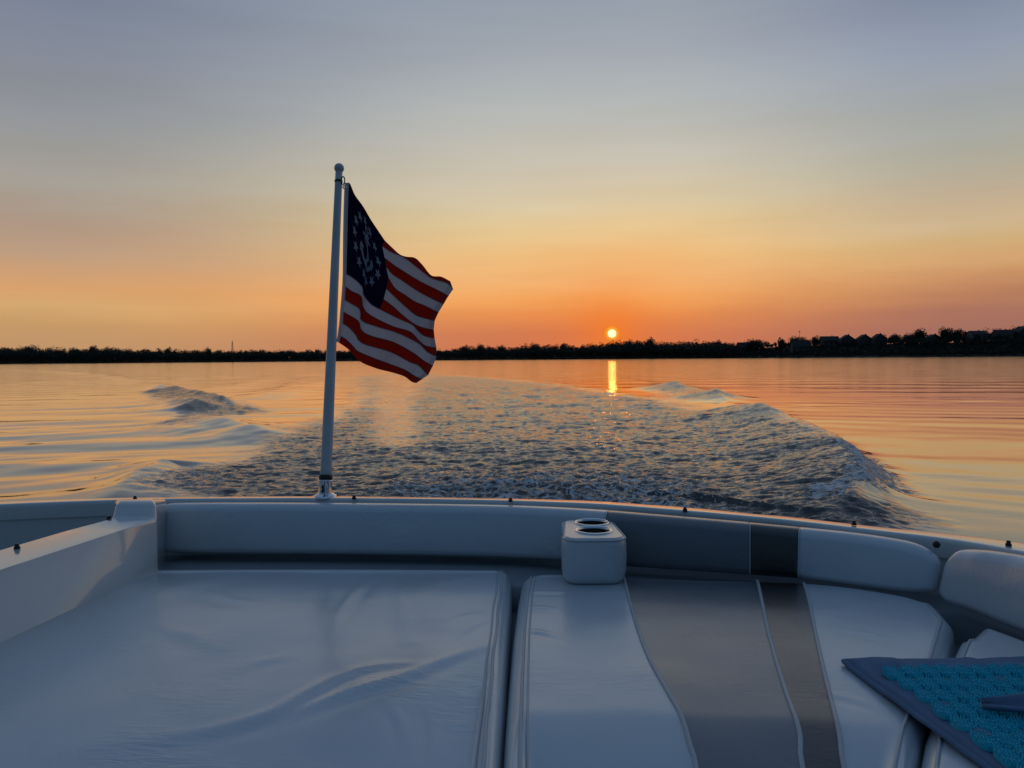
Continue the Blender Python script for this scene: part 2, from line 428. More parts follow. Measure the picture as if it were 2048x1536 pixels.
# right divergent wave with its cusps
def ridge_w(P, wn, wf, power):
    global h
    d, v, nx, ny = segdist(WX, WY, [p[:2] for p in P], [p[2] for p in P])
    sgn = np.clip((nx - WX) / np.maximum(d, .05), -1, 1)
    ww = (wf + (wn - wf) * (.5 + .5 * sgn)) * (1 + .3 * perlin(WX * .8, WY * .8))
    h += v * np.exp(-(np.sqrt(d * d + .0025) / ww) ** power)
ridge_w([(q[0], q[1], q[2]) for q in gp([(1600, 1060, .03), (1660, 1035, .10), (1703, 988, .21), (1730, 942, .27), (1715, 902, .30), (1668, 867, .29), (1622, 847, .27), (1568, 828, .29), (1528, 813, .38), (1490, 820, .24), (1440, 823, .10), (1400, 824, .0)])], 1.3, .22, 1.5)
ridge_w([(5.5, 16.7, .05), (5.9, 18.5, .16), (6.4, 21, .07), (6.9, 24.5, .08), (7.3, 27.4, .34), (7.45, 28.8, .22), (7.6, 31, .05), (7.7, 34, .07), (7.85, 36.6, .34), (7.95, 38.4, .16), (8.1, 42, .04), (8.2, 47, .03), (8.0, 60, 0)], 1.0, .45, 1.15)
# left divergent wave
ridge([(-60, 738, .06), (80, 740, .20), (190, 746, .22), (262, 758, .16), (300, 765, .02)], 1.8, 1.0, 1.2)
dD, pD = ridge([(285, 764, .05), (318, 767, .30), (350, 774, .20), (395, 783, .26), (440, 796, .22), (475, 806, .04)], .62, 0.4, 1.2)
ridge([(470, 806, 0), (530, 788, .10), (585, 768, .13), (615, 754, .02)], 1.1, .8)
ridge([(540, 800, 0), (590, 782, .08), (640, 764, .10), (660, 754, .02)], 1.0, .8)
ridge([(400, 782, 0), (460, 772, .08), (520, 760, .09), (550, 750, .02)], 1.3, .9)
ridge([(335, 798, .06), (365, 798, .25), (398, 800, .3), (430, 812, .12)], 1.0, 0.5, 1.2)
dE, pE = ridge([(370, 834, .0), (402, 831, .18), (450, 835, .24), (505, 847, .22), (545, 867, .10), (590, 888, 0)], 0.95, 0.6, 1.5)
ridge([(215, 1005, .05), (245, 970, .10), (285, 934, .15), (325, 916, .15), (390, 922, .09), (450, 930, .02)], 0.5, 0.35, 1.3)
# stern roller just behind the transom
ridge([(760, 985, .05), (900, 962, .12), (1060, 958, .16), (1190, 966, .12), (1300, 985, .05)], 0.9, 0.9)
ridge([(640, 905, .04), (860, 890, .10), (1060, 884, .12), (1250, 890, .10), (1400, 905, .03)], 1.6, 1.6)
# trough between the roller and the right wave
tc_, _, _, _ = segdist(WX, WY, [(6.6, 26.5), (7.3, 28), (7.4, 33), (7.2, 36.5), (7.9, 38.5)])
turb_amp = np.maximum(turb_amp, .75 * sstep(1.7, .4, tc_ + .6 * perlin(WX * .9, WY * .9)))
# --- smooth swell radiating to both sides
def dirwave(lam, ang_deg, amp, ph, mask, warp=0.6):
    global h
    a = math.radians(ang_deg)
    t = WX * math.sin(a) + WY * math.cos(a) + warp * lam * perlin(WX / (lam * 3.1) + ph, WY / (lam * 3.1))
    m = 0.55 + 0.9 * perlin(WX / (lam * 4) + 7 + ph, WY / (lam * 4) + ph)
    h += amp * mask * np.clip(m, 0, 2) * np.sin(2 * math.pi * t / lam + ph)
leftm = sstep(-1.0, -4.0, WX + 0.10 * WY) * near
rightm = sstep(2.5, 6.0, WX - 0.02 * WY) * near
calm = 1 - turb
dirwave(3.1, -22, .020, 0.3, leftm * calm)
dirwave(1.55, -14, .014, 1.7, leftm * calm)
dirwave(0.85, -30, .006, 2.4, leftm * calm * sstep(30, 14, R))
dirwave(4.4, 18, .012, 4.0, rightm * calm)
dirwave(1.3, 24, .004, 3.0, rightm * calm * sstep(40, 16, R))
dirwave(0.7, 38, .004, 5.0, rightm * calm * sstep(13, 8, R))
# dark band of ripples reaching out from the right wave
bd, bv, _, _ = segdist(WX, WY, [p[:2] for p in gp([(1545, 818), (1680, 810), (1850, 802), (2060, 800), (2400, 800)])], [1, .8, .7, .8, .8])
bmask = np.exp(-(bd / (0.055 * R)) ** 2) * bv
h += bmask * (0.016 * perlin(WX * .5, WY * 1.6) + 0.009 * perlin(WX * 1.1 + 4, WY * 3.2))
# open-water ripple
h += (0.006 + .010 * sstep(18, 50, R) * (1 - turb)) * perlin(WX * 0.45, WY * 0.7) * sstep(900, 80, R) + 0.0022 * perlin(WX * 1.3, WY * 1.9) * sstep(200, 40, R)
# churn
ch = np.zeros_like(R)
for f_, a_, lim in ((0.42, .050 * (.5 + sstep(8, 40, R)), 500), (0.9, .030 * (.6 + 1.3 * sstep(8, 30, R)), 300), (1.9, .024 * (.8 + 1.0 * sstep(8, 30, R)), 200), (3.6, .021, 130), (6.4, .020, 90), (10.0, .014, 60), (16.0, .008, 36)):
    wx_ = WX * f_ * .62 + .35 * perlin(WX * f_ * .7, WY * f_ * .7 + 3); wy_ = WY * f_ * 1.25 + .35 * perlin(WX * f_ * .7 + 8, WY * f_ * .7)
    n_ = perlin(wx_ + 13 * f_, wy_ - 5 * f_)
    n2_ = perlin(wx_ * .9 - 7 * f_, wy_ * .9 + 11 * f_)
    ch += a_ * (0.7 * n_ + 0.55 * (0.30 - np.sqrt(n_ * n_ + .004)) + 0.55 * (0.3 - np.sqrt(n2_ * n2_ + .004))) * sstep(lim, lim * .5, R)
h += ch * turb_amp * 1.7
h *= sstep(4000, 200, R) * 1.0
# --- foam where the crest breaks and where the jet surfaces
fa, _, _, _ = segdist(WX, WY, [p[:2] for p in gp([(1640, 1030), (1690, 1005), (1728, 975, .1), (1746, 940, .27), (1732, 904, .3), (1700, 882, .3)])])
foam = np.maximum(foam, 1.24 * sstep(0.65, 0.05, (fa + .25 * perlin(WX * 2.2, WY * 2.2)) / np.clip(R / 11, .5, 2)))
fj = sstep(12.6, 8.6, R) * sstep(3.1, 1.2, np.abs(WX - 0.25)) * 0.95
foam = np.maximum(foam, fj)
fl, _, _, _ = segdist(WX, WY, [p[:2] for p in gp([(345, 975), (385, 955), (430, 962)])])
foam = np.maximum(foam, sstep(1.0, 0.1, fl) * 0.8)
foam = np.maximum(foam, (0.36 * sstep(60, 10, R) + .08 * sstep(14, 8, R)) * turb * (1 - .4 * lane_m) * (1 + .35 * perlin(WX * .45, WY * .3 + 5)))  # sparse white flecks over the churn: foam that also paints in silvery glints
h += foam * 0.022 * perlin(WX * 5.1, WY * 5.1) * sstep(20, 10, R) + sstep(.5, 1, foam) * .03 * perlin(WX * 11, WY * 11) * sstep(16, 10, R)

me = bpy.data.meshes.new('water')
V = np.stack([WX, WY, h], -1).reshape(-1, 3).astype(np.float32)
idx = np.arange(nR * nA).reshape(nR, nA)
a_ = idx[:-1, :]; b_ = np.roll(idx, -1, axis=1)[:-1, :]; c_ = np.roll(idx, -1, axis=1)[1:, :]; d_ = idx[1:, :]
Q = np.stack([a_, d_, c_, b_], -1).reshape(-1, 4)
me.vertices.add(len(V)); me.vertices.foreach_set('co', V.ravel())
me.loops.add(Q.size); me.loops.foreach_set('vertex_index', Q.ravel().astype(np.int32))
me.polygons.add(len(Q)); me.polygons.foreach_set('loop_start', np.arange(0, Q.size, 4, dtype=np.int32))
me.polygons.foreach_set('loop_total', np.full(len(Q), 4, np.int32))
me.update(calc_edges=True); me.validate()
for nm, arr in (('turb', turb_amp), ('foam', foam), ('ripple', sstep(14, 90, R) * (1 - turb)), ('rough', np.clip(.03 + .08 * sstep(16, 60, R) * (1 - turb) + turb_amp * (.01 + .17 * sstep(20, 60, R)), .03, .5))):
    at_ = me.attributes.new(nm, 'FLOAT', 'POINT'); at_.data.foreach_set('value', arr.ravel().astype(np.float32))
m, nt_, b, out = new_mat('lake_water')
def N(t, **k):
    n = nt_.nodes.new(t)
    for kk, v in k.items(): setattr(n, kk, v)
    return n
def L(a, b_): nt_.links.new(a, b_)
b.inputs['Base Color'].default_value = (0.013, 0.017, 0.016, 1); b.inputs['IOR'].default_value = 1.5
b.inputs['Coat Weight'].default_value = 0.8; b.inputs['Coat IOR'].default_value = 1.4; b.inputs['Coat Roughness'].default_value = 0.03
b.inputs['Roughness'].default_value = 0.035
tcw = N('ShaderNodeTexCoord'); atT = N('ShaderNodeAttribute', attribute_name='turb'); atF = N('ShaderNodeAttribute', attribute_name='foam')
def noisew(scale, detail, rough=0.55, dist=0.0, stretch=(1, 1, 1)):
    mp = N('ShaderNodeMapping'); mp.inputs['Scale'].default_value = stretch; L(tcw.outputs['Object'], mp.inputs[0])
    n = N('ShaderNodeTexNoise'); n.inputs['Scale'].default_value = scale; n.inputs['Detail'].default_value = detail
    n.inputs['Roughness'].default_value = rough; n.inputs['Distortion'].default_value = dist
    L(mp.outputs[0], n.inputs['Vector']); return n.outputs[0]
def mth(op, a, b_=None, c=None):
    n = N('ShaderNodeMath', operation=op)
    for i, v in enumerate((a, b_, c)):
        if v is None: continue
        if isinstance(v, (int, float)): n.inputs[i].default_value = v
        else: L(v, n.inputs[i])
    return n.outputs[0]
# churned ripples (height in metres)
tn = noisew(9.0, 5, 0.62, 0.6, (0.55, 1.2, 1))
hgt_t = mth('MULTIPLY', mth('MULTIPLY', tn, atT.outputs['Fac']), 0.028)
# capillary ripple on the calm water, in patches
cn = noisew(2.2, 3, 0.5, 0.3, (0.5, 1.3, 1)); pn = noisew(0.09, 3, 0.5, 0.0, (0.6, 1.6, 1))
pr = N('ShaderNodeMapRange'); pr.inputs['From Min'].default_value = 0.42; pr.inputs['From Max'].default_value = 0.66; L(pn, pr.inputs[0])
atR = N('ShaderNodeAttribute', attribute_name='ripple')
hgt_c = mth('MULTIPLY', mth('MULTIPLY', cn, pr.outputs[0]), 0.0045)
cn2 = noisew(1.7, 5, 0.62, 0.4, (0.8, 1.2, 1))
hgt_c = mth('ADD', hgt_c, mth('MULTIPLY', mth('MULTIPLY', cn2, atR.outputs['Fac']), 0.020))
# foam mask: lacy bubbles
fn0 = noisew(5.5, 7, 0.68, 1.2)
fine = noisew(15.0, 4, 0.62, 0.8, (0.5, 1.25, 1))
fn = mth('MULTIPLY_ADD', fine, 0.55, mth('MULTIPLY', fn0, 0.45))
vor = N('ShaderNodeTexVoronoi', feature='DISTANCE_TO_EDGE'); vor.inputs['Scale'].default_value = 7.0
mpv = N('ShaderNodeMapping'); L(tcw.outputs['Object'], mpv.inputs[0])
dn = N('ShaderNodeTexNoise'); dn.inputs['Scale'].default_value = 4; dn.inputs['Detail'].default_value = 4
L(tcw.outputs['Object'], dn.inputs['Vector'])
va = N('ShaderNodeVectorMath', operation='MULTIPLY_ADD'); va.inputs[1].default_value = (.5, .5, .5)
L(dn.outputs['Color'], va.inputs[0]); L(tcw.outputs['Object'], va.inputs[2]); L(va.outputs[0], vor.inputs['Vector'])
lace = N('ShaderNodeMapRange'); lace.inputs['From Min'].default_value = 0.16; lace.inputs['From Max'].default_value = 0.0; L(vor.outputs[0], lace.inputs[0])
fsum = mth('MULTIPLY_ADD', lace.outputs[0], 0.22, fn)
thr = mth('SUBTRACT', 1.0, mth('MULTIPLY', atF.outputs['Fac'], 0.50))
fm = N('ShaderNodeMapRange'); fm.inputs['From Min'].default_value = 0.0; fm.inputs['From Max'].default_value = 0.10; fm.inputs['To Max'].default_value = 0.85
L(mth('SUBTRACT', fsum, thr), fm.inputs[0])
cm = N('ShaderNodeMix', data_type='RGBA'); cm.inputs['A'].default_value = (0.013, 0.017, 0.016, 1); cm.inputs['B'].default_value = (0.75, 0.76, 0.77, 1)
aer = N('ShaderNodeMix', data_type='RGBA'); aer.inputs['A'].default_value = (0.013, 0.017, 0.016, 1); aer.inputs['B'].default_value = (0.030, 0.034, 0.033, 1)
L(atT.outputs['Fac'], aer.inputs['Factor']); L(aer.outputs['Result'], cm.inputs['A'])
fcol = N('ShaderNodeMix', data_type='RGBA'); fcol.inputs['A'].default_value = (0.30, 0.31, 0.315, 1); fcol.inputs['B'].default_value = (0.92, 0.93, 0.94, 1)
fv = N('ShaderNodeMapRange'); fv.inputs['From Min'].default_value = 0.36; fv.inputs['From Max'].default_value = 0.64; L(fine, fv.inputs[0]); L(fv.outputs[0], fcol.inputs['Factor']); L(fcol.outputs['Result'], cm.inputs['B'])
L(fm.outputs[0], cm.inputs['Factor']); L(cm.outputs['Result'], b.inputs['Base Color'])
rm = N('ShaderNodeMapRange'); rm.inputs['To Min'].default_value = 0.03; rm.inputs['To Max'].default_value = 0.6; L(fm.outputs[0], rm.inputs[0]); 
atQ = N('ShaderNodeAttribute', attribute_name='rough')
rn = noisew(0.9, 4, 0.6, 0.3, (0.35, 1.0, 1))
rmod = N('ShaderNodeMapRange'); rmod.inputs['From Min'].default_value = 0.3; rmod.inputs['From Max'].default_value = 0.7
rmod.inputs['To Min'].default_value = 0.65; rmod.inputs['To Max'].default_value = 1.3; L(rn, rmod.inputs[0])
L(mth('MAXIMUM', mth('MULTIPLY', atQ.outputs['Fac'], rmod.outputs[0]), rm.outputs[0]), b.inputs['Roughness'])
L(mth('MULTIPLY', atQ.outputs['Fac'], rmod.outputs[0]), b.inputs['Coat Roughness'])
hs = mth('ADD', mth('ADD', hgt_t, hgt_c), mth('MULTIPLY', mth('MULTIPLY', fm.outputs[0], fine), 0.05))
bp = N('ShaderNodeBump'); bp.inputs['Strength'].default_value = 1.0; bp.inputs['Distance'].default_value = 1.0
L(hs, bp.inputs['Height']); L(bp.outputs[0], b.inputs['Normal']); L(bp.outputs[0], b.inputs['Coat Normal'])
L(mth('MULTIPLY', mth('SUBTRACT', 1.0, fm.outputs[0]), mth('SUBTRACT', 0.8, mth('MULTIPLY', atT.outputs['Fac'], 0.62))), b.inputs['Coat Weight'])
wat = link('water', me, m); tag(wat, 'calm orange lake water with a dark churned boat wake', kind='structure')

#@@SHORE@@
# ------------------------------------------------------------------ far shore
def hor(px): return 717.0 - (px - 1024) * math.tan(ROLL)
YS_X = [-1400, -600, 0, 900, 1300, 1600, 2048, 2700, 3400]; YS_Y = [1000, 1150, 1050, 1000, 850, 700, 560, 470, 400]
def Ysh(px): return np.interp(px, YS_X, YS_Y)
LZ_X = [-1400, 0, 900, 1250, 1400, 1480, 1560, 1700, 1850, 2048, 2700, 3400]; LZ_Y = [5, 4.5, 4.5, 5, 6, 8, 10, 11, 11.5, 11.5, 12, 12]
def land_top(px): return np.interp(px, LZ_X, LZ_Y)
def land_z(px, back):
    return land_top(px) * sstep(0, 75, back) + 1.0 * sstep(-1, 5, back) + 0.9 * perlin(np.asarray(px) * .013, np.asarray(back) * .02 + 3) * sstep(3, 40, back)
pxs = np.linspace(-1400, 3400, 400); backs = np.array([-12, -2, 0, 3, 8, 15, 25, 38, 52, 68, 90, 130, 200, 320, 600])
PX, BK = np.meshgrid(pxs, backs, indexing='ij')
YY = Ysh(PX) + 6 * perlin(PX * .02, PX * 0 + 1.5) + BK
LP = np.stack([(PX - 1024) / F * YY, YY, np.where(BK < -1, -1.5, land_z(PX, BK))], -1)
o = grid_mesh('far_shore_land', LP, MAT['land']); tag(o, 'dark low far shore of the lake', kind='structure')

TOP_X = [-1400, 0, 60, 100, 130, 185, 230, 300, 330, 400, 520, 600, 660, 760, 860, 900, 930, 960, 1000, 1024, 1060, 1090, 1130, 1200, 1260, 1300, 1315, 1350, 1420, 1440, 1475, 1490, 1530, 2100, 3400]
TOP_Y = [690, 692, 691, 691, 694, 691, 693, 694, 697, 698, 697, 697, 697, 698, 698, 696, 692, 689, 692, 691, 687, 687, 687, 684, 679, 677, 680, 680, 678, 679, 684, 688, 690, 690, 690]
def leafcloud(cx, cy, cz, rx, rz, n, size):
    """n leaf-clump quads spread through a lumpy crown"""
    k = max(3, int(n / 26))
    lob = rng.normal(size=(k, 3)); lob /= np.linalg.norm(lob, axis=1)[:, None]
    lob *= rng.uniform(0.25, 0.72, (k, 1)); lob[:, 2] *= .9
    lr = rng.uniform(0.30, 0.52, k)
    li = rng.integers(0, k, n)
    d = rng.normal(size=(n, 3)); d /= np.linalg.norm(d, axis=1)[:, None]
    p = lob[li] + d * (lr[li] * rng.uniform(.45, 1.0, n) ** .5)[:, None]
    p = p * np.array([rx, rx, rz]) + np.array([cx, cy, cz])
    a = rng.normal(size=(n, 3)); a /= np.linalg.norm(a, axis=1)[:, None]
    b2 = np.cross(a, rng.normal(size=(n, 3))); b2 /= np.linalg.norm(b2, axis=1)[:, None]
    s = size * rng.uniform(.6, 1.3, (n, 1))
    q = np.stack([p - a * s, p - b2 * s * .8, p + a * s, p + b2 * s * .8], 1)
    return q.reshape(-1, 3)
def quads_obj(name, V, mat, parent=None):
    me = bpy.data.meshes.new(name); n = len(V) // 4
    me.vertices.add(len(V)); me.vertices.foreach_set('co', V.astype(np.float32).ravel())
    me.loops.add(n * 4); me.loops.foreach_set('vertex_index', np.arange(n * 4, dtype=np.int32))
    me.polygons.add(n); me.polygons.foreach_set('loop_start', np.arange(0, n * 4, 4, dtype=np.int32)); me.polygons.foreach_set('loop_total', np.full(n, 4, np.int32))
    me.update(calc_edges=True)
    return link(name, me, mat, parent, smooth=False)
chunks = []
for px in np.arange(-500, 2650, 2.6):
    for row in range(5 if px > 1480 else 3):
        p = px + random.uniform(-3, 3)
        back = [random.uniform(1, 9), random.uniform(12, 32), random.uniform(34, 62), 0, 0][row]
        if p > 1480: back = [random.uniform(1, 12), random.uniform(38, 56), random.uniform(64, 84), random.uniform(10, 24), random.uniform(22, 40)][row]
        Y = float(Ysh(p)) + back
        gz = float(land_z(p, back))
        topz = H + (hor(p) - np.interp(p, TOP_X, TOP_Y)) / F * Y
        if p > 1480:                       # grassy bank with scrub below the houses
            tall = random.uniform(1.6, 4.0) if row in (0, 3, 4) else random.uniform(3.2, 6.0)
            if p > 1780 and row in (1, 2): tall *= 1.55
            if row == 2: tall *= random.choice([.8, 1.0, 1.3])
        else:
            tall = (topz - gz) * random.uniform(.62, 1.0) * [.72, .9, 1.0, 1, 1][row]
        if tall < 1: continue
        rx = max(1.8, min(tall * random.uniform(.36, .56), 7.5))
        X = (p - 1024) / F * Y
        chunks.append(leafcloud(X, Y, gz + tall * .55, rx, tall * .55, int(130 + tall * 9), .26 + tall * .023))
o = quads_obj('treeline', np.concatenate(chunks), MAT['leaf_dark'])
tag(o, 'long black treeline of far woods along the lake shore', 'woods', kind='stuff')

# single trees that stand out along the ridge
def make_tree(kind):
    root = empty('broadleaf_tree', (0, 0, 0))
    n = [1250, 1500, 1300][kind]
    rx = [.36, .55, .42][kind]
    V = leafcloud(0, 0, .54, rx, .46, n, .036)
    quads_obj('crown', V, MAT['leaf_dark'], root)
    bm = bmesh.new()
    P = tube_data([(0, 0, -.05), (.005, 0, .2), (0, .01, .42), (.01, 0, .7)], [.032, .024, .018, .006], 7)
    parts = [P]
    for k in range(6):
        a = k * 1.1 + kind; z0 = .25 + .05 * k
        parts.append(tube_data([(0, 0, z0), (.12 * math.cos(a), .12 * math.sin(a), z0 + .12), (.24 * math.cos(a), .24 * math.sin(a), z0 + .2)], [.013, .009, .003], 5))
    for P in parts:
        n_, m_ = P.shape[:2]
        vs = [[bm.verts.new(tuple(v)) for v in r_] for r_ in P]
        for i in range(n_ - 1):
            for j in range(m_): bm.faces.new((vs[i][j], vs[i][(j + 1) % m_], vs[i + 1][(j + 1) % m_], vs[i + 1][j]))
    bm_obj('trunk', bm, MAT['bark'], root)
    return root
protos = [make_tree(0), make_tree(1), make_tree(2)]
used = [False] * 3
def copy_tree(o, parent=None):
    c = o.copy(); COL.objects.link(c); c.parent = parent
    if parent is not None: c.matrix_parent_inverse = o.matrix_parent_inverse.copy()
    for chd in list(o.children): copy_tree(chd, c)
    return c
TREES = [  # px, top py, half-width px, kind, back, label
    (60, 688, 11, 1, 45, 'low dark tree bump nearest the left end of the far shore'),
    (186, 688, 10, 1, 45, 'dark rounded tree rising from the left woods, left of the steel mast'),
    (338, 692, 8, 0, 45, 'small dark tree poking up between the left wave and the steel mast'),
    (418, 693, 8, 2, 45, 'small ragged tree just left of the thin steel mast'),
    (930, 688, 9, 0, 45, 'first dark treetop right of the flag on the far shore'),
    (963, 686, 11, 1, 45, 'second dark treetop right of the flag, broader than its neighbour'),
    (1003, 688, 10, 2, 45, 'third dark treetop right of the flag on the far shore'),
    (1070, 684, 12, 1, 45, 'wide dark tree midway between the flag and the sun'),
    (1128, 684, 9, 0, 45, 'dark round tree a little left of the setting sun'),
    (1258, 677, 13, 1, 45, 'broad black tree at the foot of the sun, on its right'),
    (1301, 672, 11, 2, 45, 'tall black clump of tree, highest on the shore just right of the sun'),
    (1512, 676, 26, 1, 40, 'wide flat-topped dark tree behind the first low house'),
    (1563, 673, 9, 0, 40, 'small airy tree right of the wide flat-topped tree'),
    (1595, 671, 20, 1, 55, 'broad dark tree beneath the tall light pole'),
    (1631, 669, 10, 0, 50, 'round dark tree between the light pole and the gabled houses'),
    (1789, 666, 11, 2, 60, 'small tree at the right end of the gabled house row'),
    (1766, 667, 7, 0, 75, 'little tree squeezed behind the last gabled house'),
    (1822, 665, 17, 1, 55, 'low bushy tree beside the tall domed tree'),
    (1840, 654, 13, 0, 60, 'tall domed dark tree on the right ridge'),
    (1893, 652, 17, 1, 60, 'largest dark spreading tree on the right ridge'),
    (1916, 655, 13, 2, 62, 'ragged right-hand companion of the largest spreading tree'),
    (1990, 664, 8, 0, 70, 'small tree between the two rightmost hilltop houses'),
]
for px, py, hw, kind, back, lab in TREES:
    Y = float(Ysh(px)) + back
    gz = float(land_z(px, back)) - .3
    tall = H + (hor(px) - py) / F * Y - gz
    o = protos[kind] if not used[kind] else copy_tree(protos[kind])
    used[kind] = True
    o.location = ((px - 1024) / F * Y, Y, gz)
    wx = hw / F * Y / [.36, .55, .42][kind] / .95
    o.scale = (wx, wx, tall / 1.0)
    o.rotation_euler = (0, 0, random.uniform(0, 6.28))
    tag(o, lab, 'tree', 'single trees along the far shore ridge')

def box_bm(bm, x0, x1, y0, y1, z0, z1):
    v = [bm.verts.new(p) for p in ((x0, y0, z0), (x1, y0, z0), (x1, y1, z0), (x0, y1, z0), (x0, y0, z1), (x1, y0, z1), (x1, y1, z1), (x0, y1, z1))]
    for f in ((0, 1, 5, 4), (1, 2, 6, 5), (2, 3, 7, 6), (3, 0, 4, 7), (4, 5, 6, 7), (3, 2, 1, 0)): bm.faces.new([v[i] for i in f])
def house(px, top_py, wpx, back, lab, gable=True, pale=False, wallfrac=.58, chim=True, dormer=False):
    Y = float(Ysh(px)) + back; gz = float(land_z(px, back)) - .2
    wid = wpx * .86 / F * Y; tall = H + (hor(px) - top_py) / F * Y - gz
    hw_, dp = wid / 2, 4.5; hz = tall * wallfrac
    root = empty('house', ((px - 1024) / F * Y, Y, gz), rz=random.uniform(-.12, .12)); tag(root, lab, 'house', 'houses on the right-hand shore')
    wm = MAT['siding_pale' if pale else 'siding']
    def loc(o): o.matrix_parent_inverse = Matrix.Identity(4); return o
    bm = bmesh.new(); box_bm(bm, -hw_, hw_, -dp, dp, -2.0, hz)
    if gable:   # gable toward the water
        for yy in (-dp, dp):
            bm.faces.new([bm.verts.new(p) for p in ((-hw_, yy, hz), (hw_, yy, hz), (0, yy, tall - .25))])
    else:
        for xx in (-hw_, hw_):
            bm.faces.new([bm.verts.new(p) for p in ((xx, -dp, hz), (xx, dp, hz), (xx, 0, tall - .25))])
    loc(bm_obj('wall', bm, wm, root, False))
    e, t = .5, .25
    bm = bmesh.new()
    sl_ = (tall - hz) / (hw_ if gable else dp)
    def slab(sgn):
        if gable:
            a = [(0, -dp - e, tall), (sgn * (hw_ + e), -dp - e, hz - e * sl_), (sgn * (hw_ + e), dp + e, hz - e * sl_), (0, dp + e, tall)]
        else:
            a = [(-hw_ - e, 0, tall), (-hw_ - e, sgn * (dp + e), hz - e * sl_), (hw_ + e, sgn * (dp + e), hz - e * sl_), (hw_ + e, 0, tall)]
        lo = [bm.verts.new(p) for p in a]; hi = [bm.verts.new((p[0], p[1], p[2] + t)) for p in a]
        bm.faces.new(lo); bm.faces.new(hi[::-1])
        for i in range(4): bm.faces.new((lo[i], lo[(i + 1) % 4], hi[(i + 1) % 4], hi[i]))
    slab(1); slab(-1)
    roof = loc(bm_obj('roof', bm, MAT['shingle'], root, False))
    if chim:
        bm = bmesh.new(); cx = hw_ * .35; box_bm(bm, cx - .4, cx + .4, .6, 1.4, hz, tall + 1.0); loc(bm_obj('chimney', bm, MAT['rock'], roof, False))
    for k in range(3):
        cx = (-.6 + .6 * k) * hw_
        bm = bmesh.new(); box_bm(bm, cx - .16 * hw_, cx + .16 * hw_, -dp - .06, -dp + .03, hz * .38, hz * .78)
        wn = loc(bm_obj('window', bm, MAT['house_glass'], root, False))
        bm = bmesh.new(); box_bm(bm, cx - .19 * hw_, cx + .19 * hw_, -dp - .12, -dp - .002, hz * .33, hz * .378); loc(bm_obj('sill', bm, wm, wn, False))
    return root
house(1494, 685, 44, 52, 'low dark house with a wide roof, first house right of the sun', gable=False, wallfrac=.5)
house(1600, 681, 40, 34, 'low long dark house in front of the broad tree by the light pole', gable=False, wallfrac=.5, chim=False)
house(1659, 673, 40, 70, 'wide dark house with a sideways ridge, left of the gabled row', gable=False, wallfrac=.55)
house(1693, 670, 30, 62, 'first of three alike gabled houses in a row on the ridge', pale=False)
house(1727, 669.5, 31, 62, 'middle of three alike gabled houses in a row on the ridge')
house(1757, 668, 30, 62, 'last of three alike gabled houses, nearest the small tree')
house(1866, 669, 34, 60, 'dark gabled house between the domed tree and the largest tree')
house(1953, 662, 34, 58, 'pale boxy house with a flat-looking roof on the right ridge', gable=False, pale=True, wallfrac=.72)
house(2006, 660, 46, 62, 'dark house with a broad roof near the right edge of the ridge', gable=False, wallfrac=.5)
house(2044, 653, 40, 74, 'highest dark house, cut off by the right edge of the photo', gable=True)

# mast, light pole, dock
def lattice(px, py, back, lab):
    Y = float(Ysh(px)) + back; gz = float(land_z(px, back)); top = H + (hor(px) - py) / F * Y
    X = (px - 1024) / F * Y
    root = empty('radio_mast', (X, Y, gz)); tag(root, lab, 'mast')
    hh = top - gz; bm = bmesh.new(); s0, s1 = 1.5, .35
    def bar(a, b_, r):
        P = tube_data([a, b_], r, 4)
        vs = [[bm.verts.new(tuple(v)) for v in q] for q in P]
        for j in range(4): bm.faces.new((vs[0][j], vs[0][(j + 1) % 4], vs[1][(j + 1) % 4], vs[1][j]))
    cs = [(1, 1), (-1, 1), (-1, -1), (1, -1)]
    for c in cs: bar((c[0] * s0, c[1] * s0, 0), (c[0] * s1, c[1] * s1, hh), .16)
    nlev = 9
    for k in range(nlev):
        ta, tb = k / nlev, (k + 1) / nlev; sa = s0 + (s1 - s0) * ta; sb = s0 + (s1 - s0) * tb
        for i in range(4):
            c, d = cs[i], cs[(i + 1) % 4]
            bar((c[0] * sa, c[1] * sa, hh * ta), (d[0] * sb, d[1] * sb, hh * tb), .09)
            bar((c[0] * sb, c[1] * sb, hh * tb), (d[0] * sb, d[1] * sb, hh * tb), .09)
    o = bm_obj('lattice_tower', bm, MAT['mast_steel'], root, False); o.matrix_parent_inverse = Matrix.Identity(4)
    o = tube('antenna', [(0, 0, hh), (0, 0, hh + 3)], .12, MAT['mast_steel'], root, 5); o.matrix_parent_inverse = Matrix.Identity(4)
lattice(466, 683, 80, 'thin steel lattice mast rising above the left woods')
def lightpole(px, py, back, lab):
    Y = float(Ysh(px)) + back; gz = float(land_z(px, back)); hh = H + (hor(px) - py) / F * Y - gz
    root = empty('light_pole', ((px - 1024) / F * Y, Y, gz)); tag(root, lab, 'light pole')
    o = tube('pole', [(0, 0, 0), (0, 0, hh)], [.22, .14], MAT['mast_steel'], root, 8); o.matrix_parent_inverse = Matrix.Identity(4)
    bm = bmesh.new(); box_bm(bm, -.7, .7, -.4, .4, hh, hh + .6); box_bm(bm, -.18, .18, -.18, .18, hh + .6, hh + 1.0)
    o = bm_obj('lamp_head', bm, MAT['mast_steel'], root, False); o.matrix_parent_inverse = Matrix.Identity(4)
lightpole(1599, 664, 48, 'tall thin light pole standing on the ridge among the trees')
